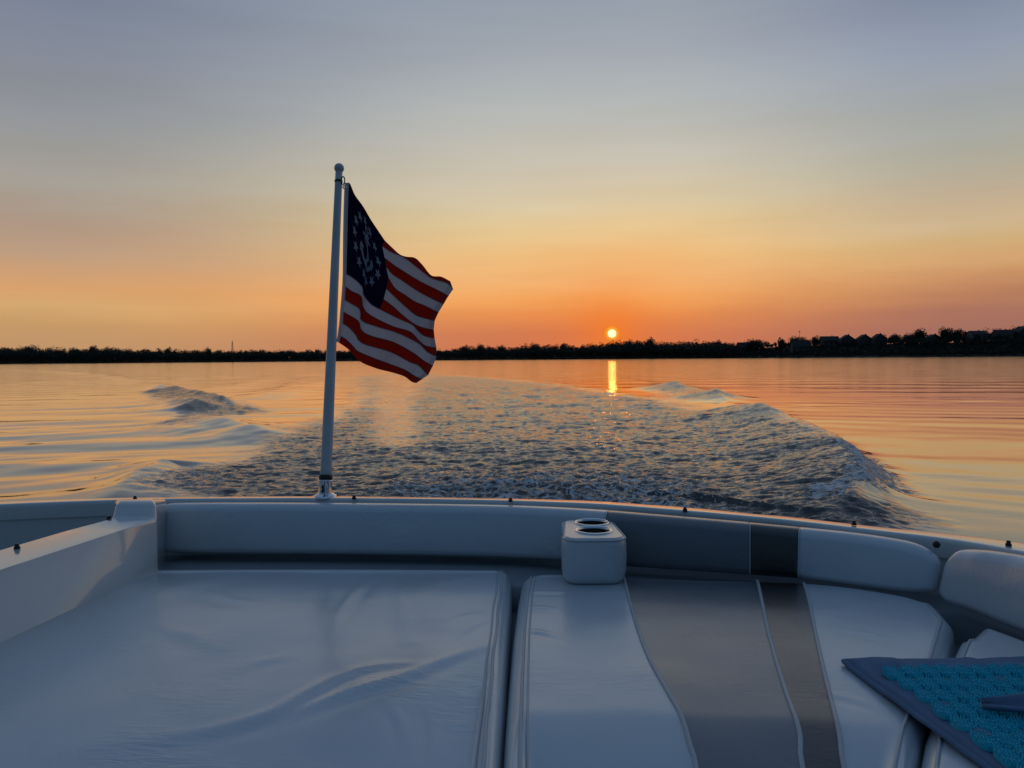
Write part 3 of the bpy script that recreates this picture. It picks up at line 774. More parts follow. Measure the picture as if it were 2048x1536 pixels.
def dock(px0, px1, z, lab):
    root_p = (px0 + px1) / 2; Y = float(Ysh(root_p)) - 9
    root = empty('dock', ((root_p - 1024) / F * Y, Y, 0)); tag(root, lab, 'dock', 'docks below the houses')
    hw_ = (px1 - px0) / 2 / F * Y
    bm = bmesh.new(); box_bm(bm, -hw_, hw_, -1.2, 1.2, z, z + .3); o = bm_obj('deck', bm, MAT['rock'], root, False); o.matrix_parent_inverse = Matrix.Identity(4)
    for k in range(5):
        x = -hw_ * .92 + k * hw_ * .46
        o = tube('piling', [(x, -.9, -1), (x, -.9, z + .9)], .16, MAT['bark'], root, 6); o.matrix_parent_inverse = Matrix.Identity(4)
dock(1712, 1758, .7, 'low pale dock at the waterline under the gabled houses')
dock(1768, 1815, .6, 'low pale dock at the waterline, right of the first dock')

#@@BOAT@@
# ------------------------------------------------------------------ boat
def rel(p): return p
boat = empty('motorboat', (0, 1.4, 0)); tag(boat, 'white motorboat stern seen from its cockpit, curved transom with padded seats', 'boat')
zb = lambda v: H + v
# gunwale cap
GO = [(-330, 1020, -.45), (-150, 1008, -.445), (0, 1001, -.44), (150, 995.5, -.44), (300, 992, -.44), (480, 990.5, -.44), (650, 990, -.44), (830, 991.5, -.44), (1000, 994, -.44), (1110, 996.5, -.443), (1210, 1000.5, -.447), (1370, 1012, -.454),
      (1500, 1024, -.460), (1590, 1032, -.465), (1750, 1050, -.470), (1900, 1065, -.470), (2048, 1083, -.462)]
GI = [(-330, 1030, -.45), (-150, 1017, -.445), (0, 1009, -.44), (150, 1003, -.44), (300, 998.5, -.44), (480, 997, -.44), (650, 996.5, -.44), (830, 998, -.44), (1000, 1001, -.44), (1110, 1004.5, -.443), (1210, 1009, -.447), (1370, 1021.5, -.454),
      (1500, 1033, -.460), (1590, 1042, -.465), (1750, 1061, -.470), (1900, 1079, -.470), (2048, 1104, -.462)]
GZ = -.012
go = np.array([onb(p[0], p[1], p[2] + GZ) for p in GO]); gi = np.array([onb(p[0], p[1], p[2] + GZ) for p in GI])
go_ext = np.vstack([[(-1.99, 1.5, zb(-.44)), (-1.97, 2.02, zb(-.445)), (-1.93, 2.25, zb(-.447)), (-1.86, 2.40, zb(-.45))], go[1:], [(1.36, 1.68, zb(-.458)), (1.46, 1.45, zb(-.452)), (1.55, 1.1, zb(-.446)), (1.62, .6, zb(-.44)), (1.66, .0, zb(-.435))]])
gi_ext = np.vstack([[(-1.91, 1.5, zb(-.44)), (-1.89, 2.0, zb(-.445)), (-1.86, 2.20, zb(-.447)), (-1.79, 2.33, zb(-.45))], gi[1:], [(1.27, 1.60, zb(-.458)), (1.36, 1.40, zb(-.452)), (1.44, 1.08, zb(-.446)), (1.50, .58, zb(-.44)), (1.54, .0, zb(-.435))]])
n_s = 160
go_s = smoothpath(go_ext, n_s); gi_s = smoothpath(gi_ext, n_s)
wv = go_s - gi_s; wv[:, 2] = 0
def capring(i):
    a, o_, v = gi_s[i], go_s[i], wv[i] / np.linalg.norm(wv[i])
    Z = np.array([0, 0, 1.0]); mid = (a + o_) / 2
    return [a - v * .004 - Z * .05, a - v * .004 - Z * .012, a - v * .002 - Z * .003, a + v * .003 - Z * .0004, a + v * .010, mid - Z * .0016, o_ - v * .010 - Z * .0036, o_ - v * .003 - Z * .004, o_ + v * .004 - Z * .016, o_ + v * .004 - Z * .06]
P = np.array([capring(i) for i in range(n_s)])
grid_mesh('gunwale', P, MAT['gelcoat'], boat)
def wallring(i):
    a, o_, v = gi_s[i], go_s[i], wv[i] / np.linalg.norm(wv[i]); Z = np.array([0, 0, 1.0])
    return [a + v * .003 - Z * .045, a + v * .003 - Z * .3, a + v * .003 - Z * .62]
grid_mesh('inner_wall', np.array([wallring(i) for i in range(n_s)]), MAT['gelcoat'], boat)
def hullring(i):
    o_, v = go_s[i], wv[i] / np.linalg.norm(wv[i]); Z = np.array([0, 0, 1.0])
    return [o_ - v * .002 - Z * .055, o_ + v * .0 - Z * .3, o_ - v * .05 - Z * .7, o_ - v * .14 - Z * 1.2, o_ - v * .4 - Z * 1.35]
grid_mesh('hull', np.array([hullring(i) for i in range(n_s)]), MAT['gelcoat'], boat)
rub = np.array([go_s[i] + wv[i] / np.linalg.norm(wv[i]) * .008 - np.array([0, 0, .045]) for i in range(n_s)])
tube('rub_rail', rub, .016, MAT['black_rubber'], boat)
# seat base / ledge under the cushions and the cockpit sole
base_z = zb(-.715)
ed = [(gi_s[i][0], gi_s[i][1]) for i in range(n_s)]
bm = bmesh.new(); vs = [bm.verts.new((x + (.02 if x < 0 else -.02), y - .01, base_z)) for x, y in ed if x > -1.15 and y > .75]
vs2 = [bm.verts.new((1.42, .75, base_z)), bm.verts.new((-1.27, .75, base_z)), bm.verts.new((-1.17, 2.3, base_z))]
bm.faces.new(vs + vs2)
r_ = bmesh.ops.extrude_face_region(bm, geom=bm.faces[:]); bmesh.ops.translate(bm, verts=[g for g in r_['geom'] if isinstance(g, bmesh.types.BMVert)], vec=(0, 0, -.34))
bm_obj('seat_base', bm, MAT['ledge'], boat, False)
bm = bmesh.new(); bm.faces.new([bm.verts.new((x, y, .42)) for x, y in ed] ); bm_obj('cockpit_sole', bm, MAT['ledge'], boat, False)
lw = lambda x: np.interp(x, [-1.2, .3, .8, 1.0, 1.3], [.30, .28, .17, .12, .10])
LG = []
for i in range(n_s):
    x, y = gi_s[i][0], gi_s[i][1]
    if x < -1.36 or y < 1.2: continue
    v = wv[i] / np.linalg.norm(wv[i]); q = gi_s[i] - v * lw(x)
    LG.append([(gi_s[i][0], gi_s[i][1], zb(-.638)), (gi_s[i][0] - v[0] * lw(x) * .9, gi_s[i][1] - v[1] * lw(x) * .9, zb(-.641)), (q[0], q[1], zb(-.648)), (q[0], q[1], zb(-.72))])
grid_mesh('ledge', np.array(LG), MAT['ledge'], boat)
# divider beside the walk-through, stepping up to the transom
def xin(y): return -1.03 + .155 * (min(y, 2.2) - 2.2) - (np.interp(y, [2.195, 2.22, 2.27, 2.35, 2.5], [0, .006, .03, .07, .08]) if y > 2.195 else 0)
def xout(y): return -1.172 + .17 * (min(y, 2.23) - 2.2) - (.03 if y > 2.28 else 0)
prof = [(.55, -.455), (1.0, -.452), (1.66, -.449), (2.05, -.452), (2.205, -.453), (2.222, -.447), (2.236, -.420), (2.25, -.413), (2.30, -.4135), (2.44, -.437)]
bm = bmesh.new()
L1 = [bm.verts.new((xin(y), y, zb(z))) for y, z in prof] ; L2 = [bm.verts.new((xin(y), y, zb(-1.0))) for y, z in prof]
O1 = [bm.verts.new((xout(y) , y, zb(z))) for y, z in prof]; O2 = [bm.verts.new((xout(y), y, zb(-1.0))) for y, z in prof]
ev = []
for i in range(len(prof) - 1):
    bm.faces.new((L1[i], L1[i + 1], O1[i + 1], O1[i])); bm.faces.new((L2[i], L2[i + 1], L1[i + 1], L1[i])); bm.faces.new((O1[i], O1[i + 1], O2[i + 1], O2[i]))
bm.faces.new((L1[0], O1[0], O2[0], L2[0])); bm.faces.new((L1[-1], L2[-1], O2[-1], O1[-1]))
bm.edges.ensure_lookup_table()
es = [e for e in bm.edges if (set(e.verts) <= set(L1)) or (set(e.verts) <= set(O1))]
bmesh.ops.bevel(bm, geom=es, offset=.013, segments=4, profile=.5, affect='EDGES')
bm_obj('divider', bm, MAT['gelcoat'], boat)
# snap studs
stud_prof = [(0.0, .011), (.004, .0108), (.0062, .009), (.0066, .006), (.0058, .004), (.0085, .0025), (.009, 0), (.009, -.004)]
stud0 = None
def zcap(px, py, z): return onb(px, py, z)
onbg = lambda a, b_, c: onb(a, b_, c + (GZ if a > 250 or a < 0 else 0))
studs = [onbg(270, 997.5, -.437), onbg(708, 996, -.437), onbg(1021, 1001, -.437), onbg(1370, 1020, -.451), onbg(1708, 1047.5, -.466), onbg(2017, 1088.5, -.461), onbg(34, 1095, -.4475), onbg(218, 1038, -.4525), onbg(-180, 1015, -.442)]
for p in studs:
    if stud0 is None:
        stud0 = lathe('snap_stud', stud_prof, MAT['stud'], boat, 14); stud0.matrix_parent_inverse = Matrix.Identity(4); s_ = stud0
    else:
        s_ = stud0.copy(); COL.objects.link(s_); s_.parent = boat; s_.matrix_parent_inverse = Matrix.Identity(4)
    s_.location = Vector(p) - boat.location; s_.scale = (.8, .8, .85)
p = onb(1873, 1089, -.487)
lathe('latch_knob', [(0, .009), (.007, .008), (.0092, .004), (.0092, -.004), (.006, -.016)], MAT['stud'], boat, 14, origin=p, axis=(-.45, -.85, .3))

# ------------------------------------------------------------------ seat cushions
def cushion(name, lab, L_, R_, back, y_front, panels, ztop, bumps=None, radius=.035, thick=.10, group='seat cushions', cr=.06, nt_=110):
    """L_, R_: plan curves x(y) as point lists; back: plan curve y(x); panels: [(name, material, n, x-curve of its right border or None)]"""
    root = empty(name, (float(np.mean([p[0] for p in L_ + R_])), float(np.mean([p[1] for p in L_ + R_])), zb(-.672))); tag(root, lab, 'cushion', group)
    Lx = lambda y: np.interp(y, [p[1] for p in L_[::-1]], [p[0] for p in L_[::-1]])
    Rx = lambda y: np.interp(y, [p[1] for p in R_[::-1]], [p[0] for p in R_[::-1]])
    bx = [p[0] for p in back]; by = [p[1] for p in back]
    bs = smoothpath(np.array([(a, b_, 0) for a, b_ in back]), 60); bx, by = bs[:, 0], bs[:, 1]
    borders = [Lx] + [(lambda y, c=c: np.interp(y, [q[1] for q in c[::-1]], [q[0] for q in c[::-1]])) for _, _, _, c in panels[:-1]] + [Rx]
    # outline with rounded back corners
    def yb(s, x):
        y = np.interp(x, bx, by); return y
    tt = None
    grids = []
    total = len(panels)
    for k, (pn, mt, nn, _) in enumerate(panels):
        a = np.linspace(0, 1, nn)
        if k == 0 and total > 1: a = 1 - np.cos(a * math.pi / 2)
        elif k == total - 1 and total > 1: a = np.sin(a * math.pi / 2)
        elif total == 1: a = .5 - .5 * np.cos(a * math.pi)
        tb = 1 - np.cos(np.linspace(0, 1, nt_) * math.pi / 2) ; tb = tb ** .9
        G = np.zeros((nn, nt_, 2))
        for i, s in enumerate(a):
            # start of this column on the back edge
            y0 = by.mean()
            for _ in range(6):
                x0 = borders[k](y0) * (1 - s) + borders[k + 1](y0) * s
                y0 = float(np.interp(x0, bx, by))
            # corner rounding
            dl = x0 - Lx(y0); dr = Rx(y0) - x0
            for dd in (dl, dr):
                if dd < cr:
                    q = max(0, (cr - dd) / cr); y0 -= cr * (1 - math.sqrt(max(0, 1 - q * q)))
            ys = y0 + (y_front - y0) * tb
            xs = borders[k](ys) * (1 - s) + borders[k + 1](ys) * s
            G[i, :, 0] = xs; G[i, :, 1] = ys
        grids.append(G)
    first, last = grids[0], grids[-1]
    backline = np.concatenate([g[:, 0] for g in grids]); 
    outline = np.concatenate([first[::-1, 0][:0], first[0][::-1], backline, last[-1], np.concatenate([g[::-1, -1] for g in grids[::-1]])])
    keep = [0]
    for i in range(1, len(outline)):
        if np.linalg.norm(outline[i] - outline[keep[-1]]) > 1e-4: keep.append(i)
    outline = outline[keep]
    def zf(X, Y):
        e, _, _, _ = segdist(X, Y, np.vstack([outline, outline[:1]]))
        q = np.clip(1 - e / radius, 0, 1)
        z = zb(ztop) - radius * (1 - np.sqrt(np.clip(1 - q * q, 0, 1))) + .010 * (1 - np.exp(-e / .12))
        if bumps is not None: z = z + bumps(X, Y) * sstep(.01, .05, e)
        return z
    for k, (pn, mt, nn, _) in enumerate(panels):
        G = grids[k]; Z = zf(G[..., 0], G[..., 1])
        Pm = np.concatenate([G, Z[..., None]], -1)
        grid_mesh(pn, Pm, MAT[mt], root)
    # skirt, same vinyl
    sk = np.zeros((len(outline) + 1, 5, 3)); ol = np.vstack([outline, outline[:1]])
    zt = zf(ol[:, 0], ol[:, 1])
    cen = ol.mean(0)
    for j, (dz, out_) in enumerate(((0, 0), (.25, .003), (.55, .004), (.85, .002), (1, -.006))):
        v = ol - cen; v /= np.linalg.norm(v, axis=1)[:, None]
        sk[:, j, :2] = ol + v * out_; sk[:, j, 2] = zt + (zb(ztop) - thick - zt) * dz + (0.0005 if j == 0 else 0)
    grid_mesh('side_band', sk, MAT['white_vinyl'], root)
    return root, zf, borders, grids, outline
def pipe_on(zf, xs, ys, r, root, name='piping', lift=.0015, mat='piping'):
    xs = np.asarray(xs); ys = np.asarray(ys)
    z = zf(xs, ys)
    return tube(name, np.stack([xs, ys, z + lift], -1), r, MAT[mat], root, 8)

ZT = -.61
def pl(px, py, z=ZT): q = onb(px, py, z); return (float(q[0]), float(q[1]))
# --- port cushion: folds pressed into the cover, traced where they lie on the pad
def fold(pts, w, hgt, asym=2.2):
    Pq = [pl(x, y, ZT + .01) for x, y in pts]; n = len(Pq)
    v = [hgt * math.sin(math.pi * (i + .15) / (n - .7)) for i in range(n)]
    Ps = smoothpath(np.array([(a, b_, c) for (a, b_), c in zip(Pq, v)]), 40)
    def f(X, Y):
        d, vv, nx, ny = segdist(X, Y, Ps[:, :2].tolist(), Ps[:, 2].tolist())
        s = np.where(Y < ny, d, -d)
        return vv * (np.exp(-(s / w) ** 2) - .75 * np.exp(-((s - w * asym) / (w * 1.5)) ** 2))
    return f
folds = [fold([(270, 1478), (430, 1450), (540, 1420), (610, 1385), (690, 1348), (760, 1330), (840, 1322)], .012, .0042),
         fold([(540, 1440), (640, 1400), (720, 1375), (800, 1352), (880, 1318), (945, 1292)], .011, .0045),
         fold([(665, 1245), (690, 1212), (712, 1182), (740, 1150)], .012, .004, 1.8),
         fold([(808, 1285), (806, 1240), (803, 1200), (800, 1165)], .016, .0035, 1.5),
         fold([(985, 1215), (930, 1222), (880, 1240)], .008, .0014), fold([(985, 1230), (940, 1250), (900, 1280)], .007, .0012), fold([(760, 1390), (800, 1420), (815, 1460)], .007, .0014), fold([(860, 1400), (865, 1430), (862, 1470)], .006, .0012),
         fold([(470, 1340), (520, 1322), (580, 1312)], .014, .0015), fold([(420, 1180), (470, 1200), (540, 1210)], .016, .0015), fold([(300, 1250), (380, 1270), (440, 1300)], .02, .0016), fold([(980, 1260), (962, 1330), (955, 1400)], .010, .0016, 1.5)]
_fb = sorted(pl(a, b_) for a, b_ in [(100, 1500), (270, 1480), (430, 1455), (540, 1430), (640, 1402), (720, 1378), (800, 1355), (880, 1322), (945, 1296), (1020, 1280)])
fx_ = [q[0] for q in _fb]; fy_ = [q[1] for q in _fb]
def bumps_l(X, Y):
    z = np.zeros_like(X)
    for f_ in folds: z += f_(X, Y)
    z += .0045 * perlin(X * 3.1 + 2, Y * 3.1) + .0016 * perlin(X * 8, Y * 8 + 4)
    yf = np.interp(X, fx_, fy_) + .015 * perlin(X * 5, Y * 0 + 7)
    z += -.075 * np.clip(yf - Y, 0, 1) * sstep(0, .05, yf - Y) * sstep(-.9, -.45, X) 
    z += -.012 * sstep(1.45, .9, Y)         # the pad sags toward its front
    z += -.010 * sstep(1.95, 2.25, Y)
    return z
Lc = [(xin(2.4) + .006, 2.4), (xin(1.2) + .006, 1.2), (xin(.7) + .006, .7)]
Rc = [pl(1022, 1140), pl(1021, 1190), pl(1016, 1260), pl(1010, 1350), pl(1003, 1450), pl(998, 1536), (-.018, .7)]
bk = [(-1.3, 2.268), (-1.0, 2.262), (-.6, 2.256), (-.2, 2.238), (0.1, 2.220)]
cl, zf_l, bo, gr, ol = cushion('sun_pad', 'large plain white vinyl sun pad with creased cover, beside the moulded divider', Lc, Rc, bk, .72,
                         [('cover', 'white_vinyl', 150, None)], ZT, bumps_l, cr=.05, nt_=170)
ys = np.linspace(2.19, .8, 70)
pipe_on(zf_l, bo[-1](ys) - .026 + .0012 * np.sin(ys * 23), ys, .0032, cl)
pipe_on(zf_l, bo[-1](ys) - .038 + .0012 * np.sin(ys * 19 + 1), ys, .0022, cl, 'seam')

# --- striped middle cushion
Lm = [pl(1046, 1142), pl(1036, 1190), pl(1026, 1260), pl(1018, 1350), pl(1010, 1450), pl(1005, 1536), (.0, .7)]
Rm = [(1.075, 1.98), pl(1908, 1243), pl(1892, 1310), pl(1866, 1390), pl(1842, 1458), pl(1827, 1536), (.40, .7)]
bm_ = [(-.1, 2.185)] + [pl(1120, 1144), pl(1250, 1151), pl(1380, 1155), pl(1500, 1158), pl(1620, 1163), pl(1720, 1174), pl(1800, 1187), pl(1850, 1197), pl(1890, 1212)] + [(1.12, 1.80)]
s1 = [pl(1247, 1150), pl(1252, 1178), pl(1262, 1220), pl(1276, 1268), pl(1300, 1330), pl(1334, 1392), pl(1362, 1440), pl(1380, 1485), pl(1396, 1536), (.20, .7)]
s2 = [pl(1514, 1155), pl(1522, 1200), pl(1534, 1262), pl(1552, 1330), pl(1576, 1405), pl(1600, 1470), pl(1612, 1536), (.36, .7)]
s3 = [pl(1606, 1160), pl(1618, 1210), pl(1630, 1270), pl(1643, 1330), pl(1660, 1400), pl(1680, 1475), pl(1694, 1536), (.385, .7)]
def sm(c): q = smoothpath(np.array([(a, b_, 0) for a, b_ in c]), 60); return [(float(a), float(b_)) for a, b_, _ in q]
s1, s2, s3 = sm(s1), sm(s2), sm(s3)
foldm = [fold([(1050, 1208), (1085, 1210), (1120, 1216)], .008, .0022), fold([(1040, 1252), (1080, 1258), (1120, 1270)], .008, .0030), fold([(1060, 1178), (1100, 1180), (1140, 1180)], .008, .0018),
         fold([(1630, 1380), (1700, 1394), (1770, 1412)], .008, .0014), fold([(1690, 1258), (1750, 1268), (1800, 1280)], .010, .0012)]
def bumps_m(X, Y):
    z = np.zeros_like(X)
    for f_ in foldm: z += f_(X, Y)
    z += .003 * perlin(X * 3.7 + 5, Y * 3.7) + .001 * perlin(X * 9, Y * 9 + 4)
    brk = 1.30 - .10 * (X - .1) + .02 * perlin(X * 4, Y * 0 + 2.2)
    z += -.36 * np.clip(brk - Y, 0, 1) ** 1.3
    z += -.008 * sstep(1.95, 2.2, Y)
    return z
cm_, zf_m, bo, gr, ol = cushion('seat_cushion', 'white vinyl seat cushion with grey and black stripes, under the cup holder box', Lm, Rm, bm_, .74,
                          [('white_panel', 'white_vinyl', 60, s1), ('grey_panel', 'grey_vinyl', 50, s2), ('black_stripe', 'black_vinyl', 24, s3), ('white_panel', 'white_vinyl', 60, None)], ZT, bumps_m, cr=.075, nt_=150)
for c in (s1, s2, s3):
    ys = np.linspace(c[0][1] - .004, .8, 90)
    pipe_on(zf_m, np.interp(ys, [q[1] for q in c[::-1]], [q[0] for q in c[::-1]]), ys, .0042, cm_, lift=.001)
ys = np.linspace(2.15, .8, 80)
pipe_on(zf_m, bo[0](ys) + .026, ys, .003, cm_)
pipe_on(zf_m, bo[0](ys) + .037, ys, .002, cm_, 'seam')
ys = np.linspace(1.83, .8, 70)
pipe_on(zf_m, bo[-1](ys) - .030, ys, .003, cm_)

# --- side cushion
Ls = [pl(1952, 1222), pl(1934, 1240), pl(1900, 1310), pl(1875, 1390), pl(1850, 1458), pl(1835, 1536), (.41, .7)]
Rs = [(1.125, 1.9), (1.115, 1.6), (1.16, 1.2), (1.19, .7)]
bsd = [(.9, 1.86), (1.0, 1.81), (1.06, 1.745), (1.12, 1.63), (1.2, 1.50)]
def bumps_s(X, Y): return .003 * perlin(X * 4 + 9, Y * 4)
cs_, zf_s, bo, gr, ol = cushion('seat_cushion', 'plain white side seat cushion under the far half of the spiky blue mat', Ls, Rs, bsd, .74,
                          [('cover', 'white_vinyl', 60, None)], ZT, bumps_s, cr=.06, nt_=110)
ys = np.linspace(1.675, .8, 70)
pipe_on(zf_s, bo[0](ys) + .028, ys, .003, cs_)

# ------------------------------------------------------------------ bolsters
def bolster(name, lab, path, panels, group='backrest bolsters', thick=.062, endr=.05, rp=.022, pipes=True, scale_end=(1, 1), bump=0.0):
    """path: rows (x, y, z bottom, z top); panels: [(name, mat, s0, s1)] fractions along it"""
    path = np.asarray(path, float)
    n = 220
    Ps = smoothpath(path, n)
    T = np.gradient(Ps[:, :2], axis=0); T /= np.linalg.norm(T, axis=1)[:, None]
    Nn = np.stack([-T[:, 1], T[:, 0]], -1)               # outward (aft) for a path running port to starboard
    s = np.r_[0, np.cumsum(np.linalg.norm(np.diff(Ps[:, :2], axis=0), axis=1))]; Ltot = s[-1]
    root = empty(name, (float(Ps[n // 2, 0]), float(Ps[n // 2, 1]), float(Ps[n // 2, 2]))); tag(root, lab, 'cushion', group)
    # rounded-rectangle section (a: 0 front..1 back, b: 0 bottom..1 top)
    sec = []
    def arc(cx, cy, a0, a1, k=7):
        for t in np.linspace(a0, a1, k): sec.append((cx, cy, math.cos(t), math.sin(t)))
    arc(0, 0, math.pi, math.pi * 1.5); arc(1, 0, math.pi * 1.5, math.pi * 2); arc(1, 1, 0, math.pi / 2); arc(0, 1, math.pi / 2, math.pi)
    def ring(i):
        e0, e1 = s[i], Ltot - s[i]
        k = 1.0
        for e, sc_ in ((e0, scale_end[0]), (e1, scale_end[1])):
            if e < endr * sc_: q = 1 - e / (endr * sc_); k = min(k, math.sqrt(max(1e-4, 1 - q * q)))
        zbm, ztp = Ps[i, 2], Ps[i, 3]; cz = (zbm + ztp) / 2; hh = (ztp - zbm) / 2 * (.62 + .38 * k); th = thick * (.25 + .75 * k)
        out = []
        r = min(rp, hh * .9, th * .45)
        for cx, cy, ca, sa in sec:
            a = (r if cx == 0 else th - r) + ca * r
            z = (cz - hh + r if cy == 0 else cz + hh - r) + sa * r
            bulge = -.010 * k * math.cos((z - cz) / hh * math.pi / 2) if a < th * .5 else 0
            lean = .02 * (z - cz + hh) / (2 * hh)
            off = a + bulge + lean + (thick - th) * .45
            if bump: off -= bump * float(perlin(np.array(s[i] * 14), np.array(z * 6.0))) * (1 if a < th * .6 else 0)
            out.append((Ps[i, 0] + Nn[i, 0] * off, Ps[i, 1] + Nn[i, 1] * off, z))
        return out
    rings = np.array([ring(i) for i in range(n)])
    for pn, mt, a, b_ in panels:
        i0, i1 = int(round(a * (n - 1))), int(round(b_ * (n - 1)))
        o = grid_mesh(pn, rings[i0:i1 + 1], MAT[mt], root, closed_u=True, cap=True)
    if pipes:
        for pn, mt, a, b_ in panels[:-1]:
            i1 = int(round(b_ * (n - 1))); rg = rings[i1]
            cen = rg.mean(0); q = rg[[k for k in range(len(rg)) if True]]
            order = list(range(21, 28)) + list(range(0, 7))
            q = cen + (rg[order] - cen) * 1.012
            tube('piping', q, .0017, MAT['white_vinyl'], root, 6)
    return root, Ps, s, rings
B = []
for px, pb, pt in ((306, 1101, 1000), (420, 1103, 999), (650, 1104.5, 999.5), (900, 1108, 1002), (1010, 1111, 1004), (1120, 1117, 1008.5), (1210, 1125, 1014), (1300, 1132.5, 1021), (1400, 1139, 1029), (1500, 1146, 1037.5),
                   (1592, 1153, 1046), (1680, 1164, 1054.5), (1750, 1173, 1063), (1810, 1181, 1073), (1846, 1187, 1084), (1866, 1191, 1098)):
    q = onb(px, pb, -.602); zt = at(px, pt, q[1] + .060)[2]
    B.append((q[0], q[1], q[2] - .010, zt - .010))
path = np.array(B)
sfull = np.r_[0, np.cumsum(np.linalg.norm(np.diff(path[:, :2], axis=0), axis=1))]; sfull /= sfull[-1]
fr = lambda px: float(np.interp(px, [306, 420, 650, 900, 1010, 1120, 1210, 1300, 1400, 1500, 1592, 1680, 1750, 1810, 1846, 1866], sfull))
bolster('backrest_bolster', 'long low backrest bolster along the transom, white with grey and black panels', path,
        [('white_panel', 'white_vinyl', 0, fr(1212)), ('grey_panel', 'grey_vinyl', fr(1212), fr(1497)), ('black_panel', 'black_vinyl', fr(1497), fr(1594)), ('white_panel', 'white_vinyl', fr(1594), 1)], scale_end=(.7, 1.5), bump=.002)
B = []
for px, pb, pt in ((1868, 1192, 1103), (1885, 1200, 1093), (1920, 1212, 1091), (1975, 1232, 1097), (2048, 1262, 1110)):
    q = onb(px, pb, -.602); zt = at(px, pt, q[1] + .045)[2]
    B.append((q[0], q[1], q[2] - .010, zt - .004))
B += [(1.115, 1.42, zb(-.6), zb(-.425)), (1.16, 1.1, zb(-.6), zb(-.425)), (1.20, .7, zb(-.6), zb(-.425))]
bolster('backrest_bolster', 'plain white side backrest bolster wrapping forward from the transom corner', B, [('cover', 'white_vinyl', 0, 1)], scale_end=(1, .6), bump=.006, thick=.062)

# ------------------------------------------------------------------ cup holder box
ch_ = empty('cup_holder_box', (.155, 2.12, zb(ZT))); tag(ch_, 'padded white vinyl box with two round cup holders, on the striped cushion', 'cup holder')
zt_ = zb(-.478); zbm = zb(ZT + .004)
FL = at(1121, 1160, 2.045); FR = at(1256, 1160, 2.045); BL = at(1130, 1040, 2.262); BR = at(1229, 1040, 2.262)
def rrect(k_in, n=10):
    """outline of the box in plan, chamfer-rounded corners, inset by k_in"""
    c = [(FL[0] , 2.018), (FR[0], 2.018), (FR[0] , 2.272), (FL[0], 2.272)]
    c = [(c[0][0] + .004, c[0][1]), (c[1][0] - .002, c[1][1]), (c[2][0] - .010, c[2][1]), (c[3][0] + .016, c[3][1])]
    r = [.045, .045, .05, .04]; out = []
    cen = np.mean(c, axis=0)
    sg = [(1, 1), (-1, 1), (-1, -1), (1, -1)]; st = [math.pi, 1.5 * math.pi, 0, .5 * math.pi]
    for i in range(4):
        ox, oy = c[i][0] + sg[i][0] * r[i], c[i][1] + sg[i][1] * r[i]
        for t in np.linspace(st[i], st[i] + math.pi / 2, n):
            rr = r[i] - k_in
            out.append((ox + rr * math.cos(t), oy + rr * math.sin(t)))
    return np.array(out)
rows = []
for zz, ins_ in ((zbm, .022), (zbm + .006, .011), (zbm + .018, .004), (zbm + .035, .0005), (zbm + .07, -.001), (zt_ - .022, .0), (zt_ - .012, .002), (zt_ - .005, .006), (zt_ - .001, .012)):
    o_ = rrect(ins_); rows.append(np.column_stack([o_, np.full(len(o_), zz)]))
grid_mesh('side_cover', np.array(rows), MAT['white_vinyl'], ch_, closed_u=True)
c1 = onb(1188, 1061.5, -.478)[:2]; c2 = onb(1184, 1045.5, -.478)[:2]
cups = [(c1[0], c1[1] + .002, .0485), (c2[0], c2[1] + .0, .0475)]
# top: fill between outline and the two holes
bm = bmesh.new()
o_ = rrect(.0115)
ov = [bm.verts.new((x, y, zt_ - .001)) for x, y in o_]
edges = [bm.edges.new((ov[i], ov[(i + 1) % len(ov)])) for i in range(len(ov))]
for cx, cy, r in cups:
    hv = [bm.verts.new((cx + r * math.cos(t), cy + r * math.sin(t), zt_)) for t in np.linspace(0, 2 * math.pi, 40, endpoint=False)]
    edges += [bm.edges.new((hv[i], hv[(i + 1) % 40])) for i in range(40)]
bmesh.ops.triangle_fill(bm, use_beauty=True, edges=edges)
bm_obj('top_cover', bm, MAT['white_vinyl'], ch_, False)
pr_ = rrect(.003); pr_ = np.vstack([pr_, pr_[:1]])
tube('piping', np.column_stack([pr_, np.full(len(pr_), zt_ - .007)]), .0028, MAT['piping'], ch_, 6)
for cx, cy, r in cups:
    hd = lathe('cup_insert', [(r - .002, 0.001), (r - .004, -.006), (r - .007, -.05), (r - .009, -.09), (0, -.091)], MAT['cup_dark'], ch_, 40, origin=(cx, cy, zt_))
    lathe('ring', [(r - .005, -.003), (r - .0042, .002), (r - .001, .0042), (r + .003, .003), (r + .0045, .0004), (r + .004, -.002)], MAT['chrome'], hd, 40, origin=(cx, cy, zt_))

# ------------------------------------------------------------------ flag staff
pb = onb(650, 992.0, -.4495); pt_ = at(678, 343, pb[1] + .17)
fs = empty('flagpole', tuple(pb)); tag(fs, 'white painted flagpole with a ball top, stepped in a chrome socket on the transom', 'flagpole')
ax = (pt_ - pb) / np.linalg.norm(pt_ - pb); Lp = np.linalg.norm(pt_ - pb)
P0 = lambda t: pb + ax * t
tt = np.linspace(.045, Lp, 24)
pp = np.array([P0(t) for t in tt]); rr = .0196 - (.0196 - .0122) * (tt / Lp) ** 1.0
tube('pole', pp, rr, MAT['pole_paint'], fs, 20)
th = np.linspace(0, math.pi, 14)
lathe('ball_finial', [(.0172 * math.sin(t), -.0172 * math.cos(t)) for t in th], MAT['pole_paint'], fs, 20, origin=P0(Lp + .012), axis=ax)
sock = lathe('socket', [(.0225, .0), (.0222, .02), (.0215, .046), (.0235, .0475), (.0240, .050), (.0235, .0525), (.0195, .053)], MAT['chrome'], fs, 24, origin=pb, axis=ax)
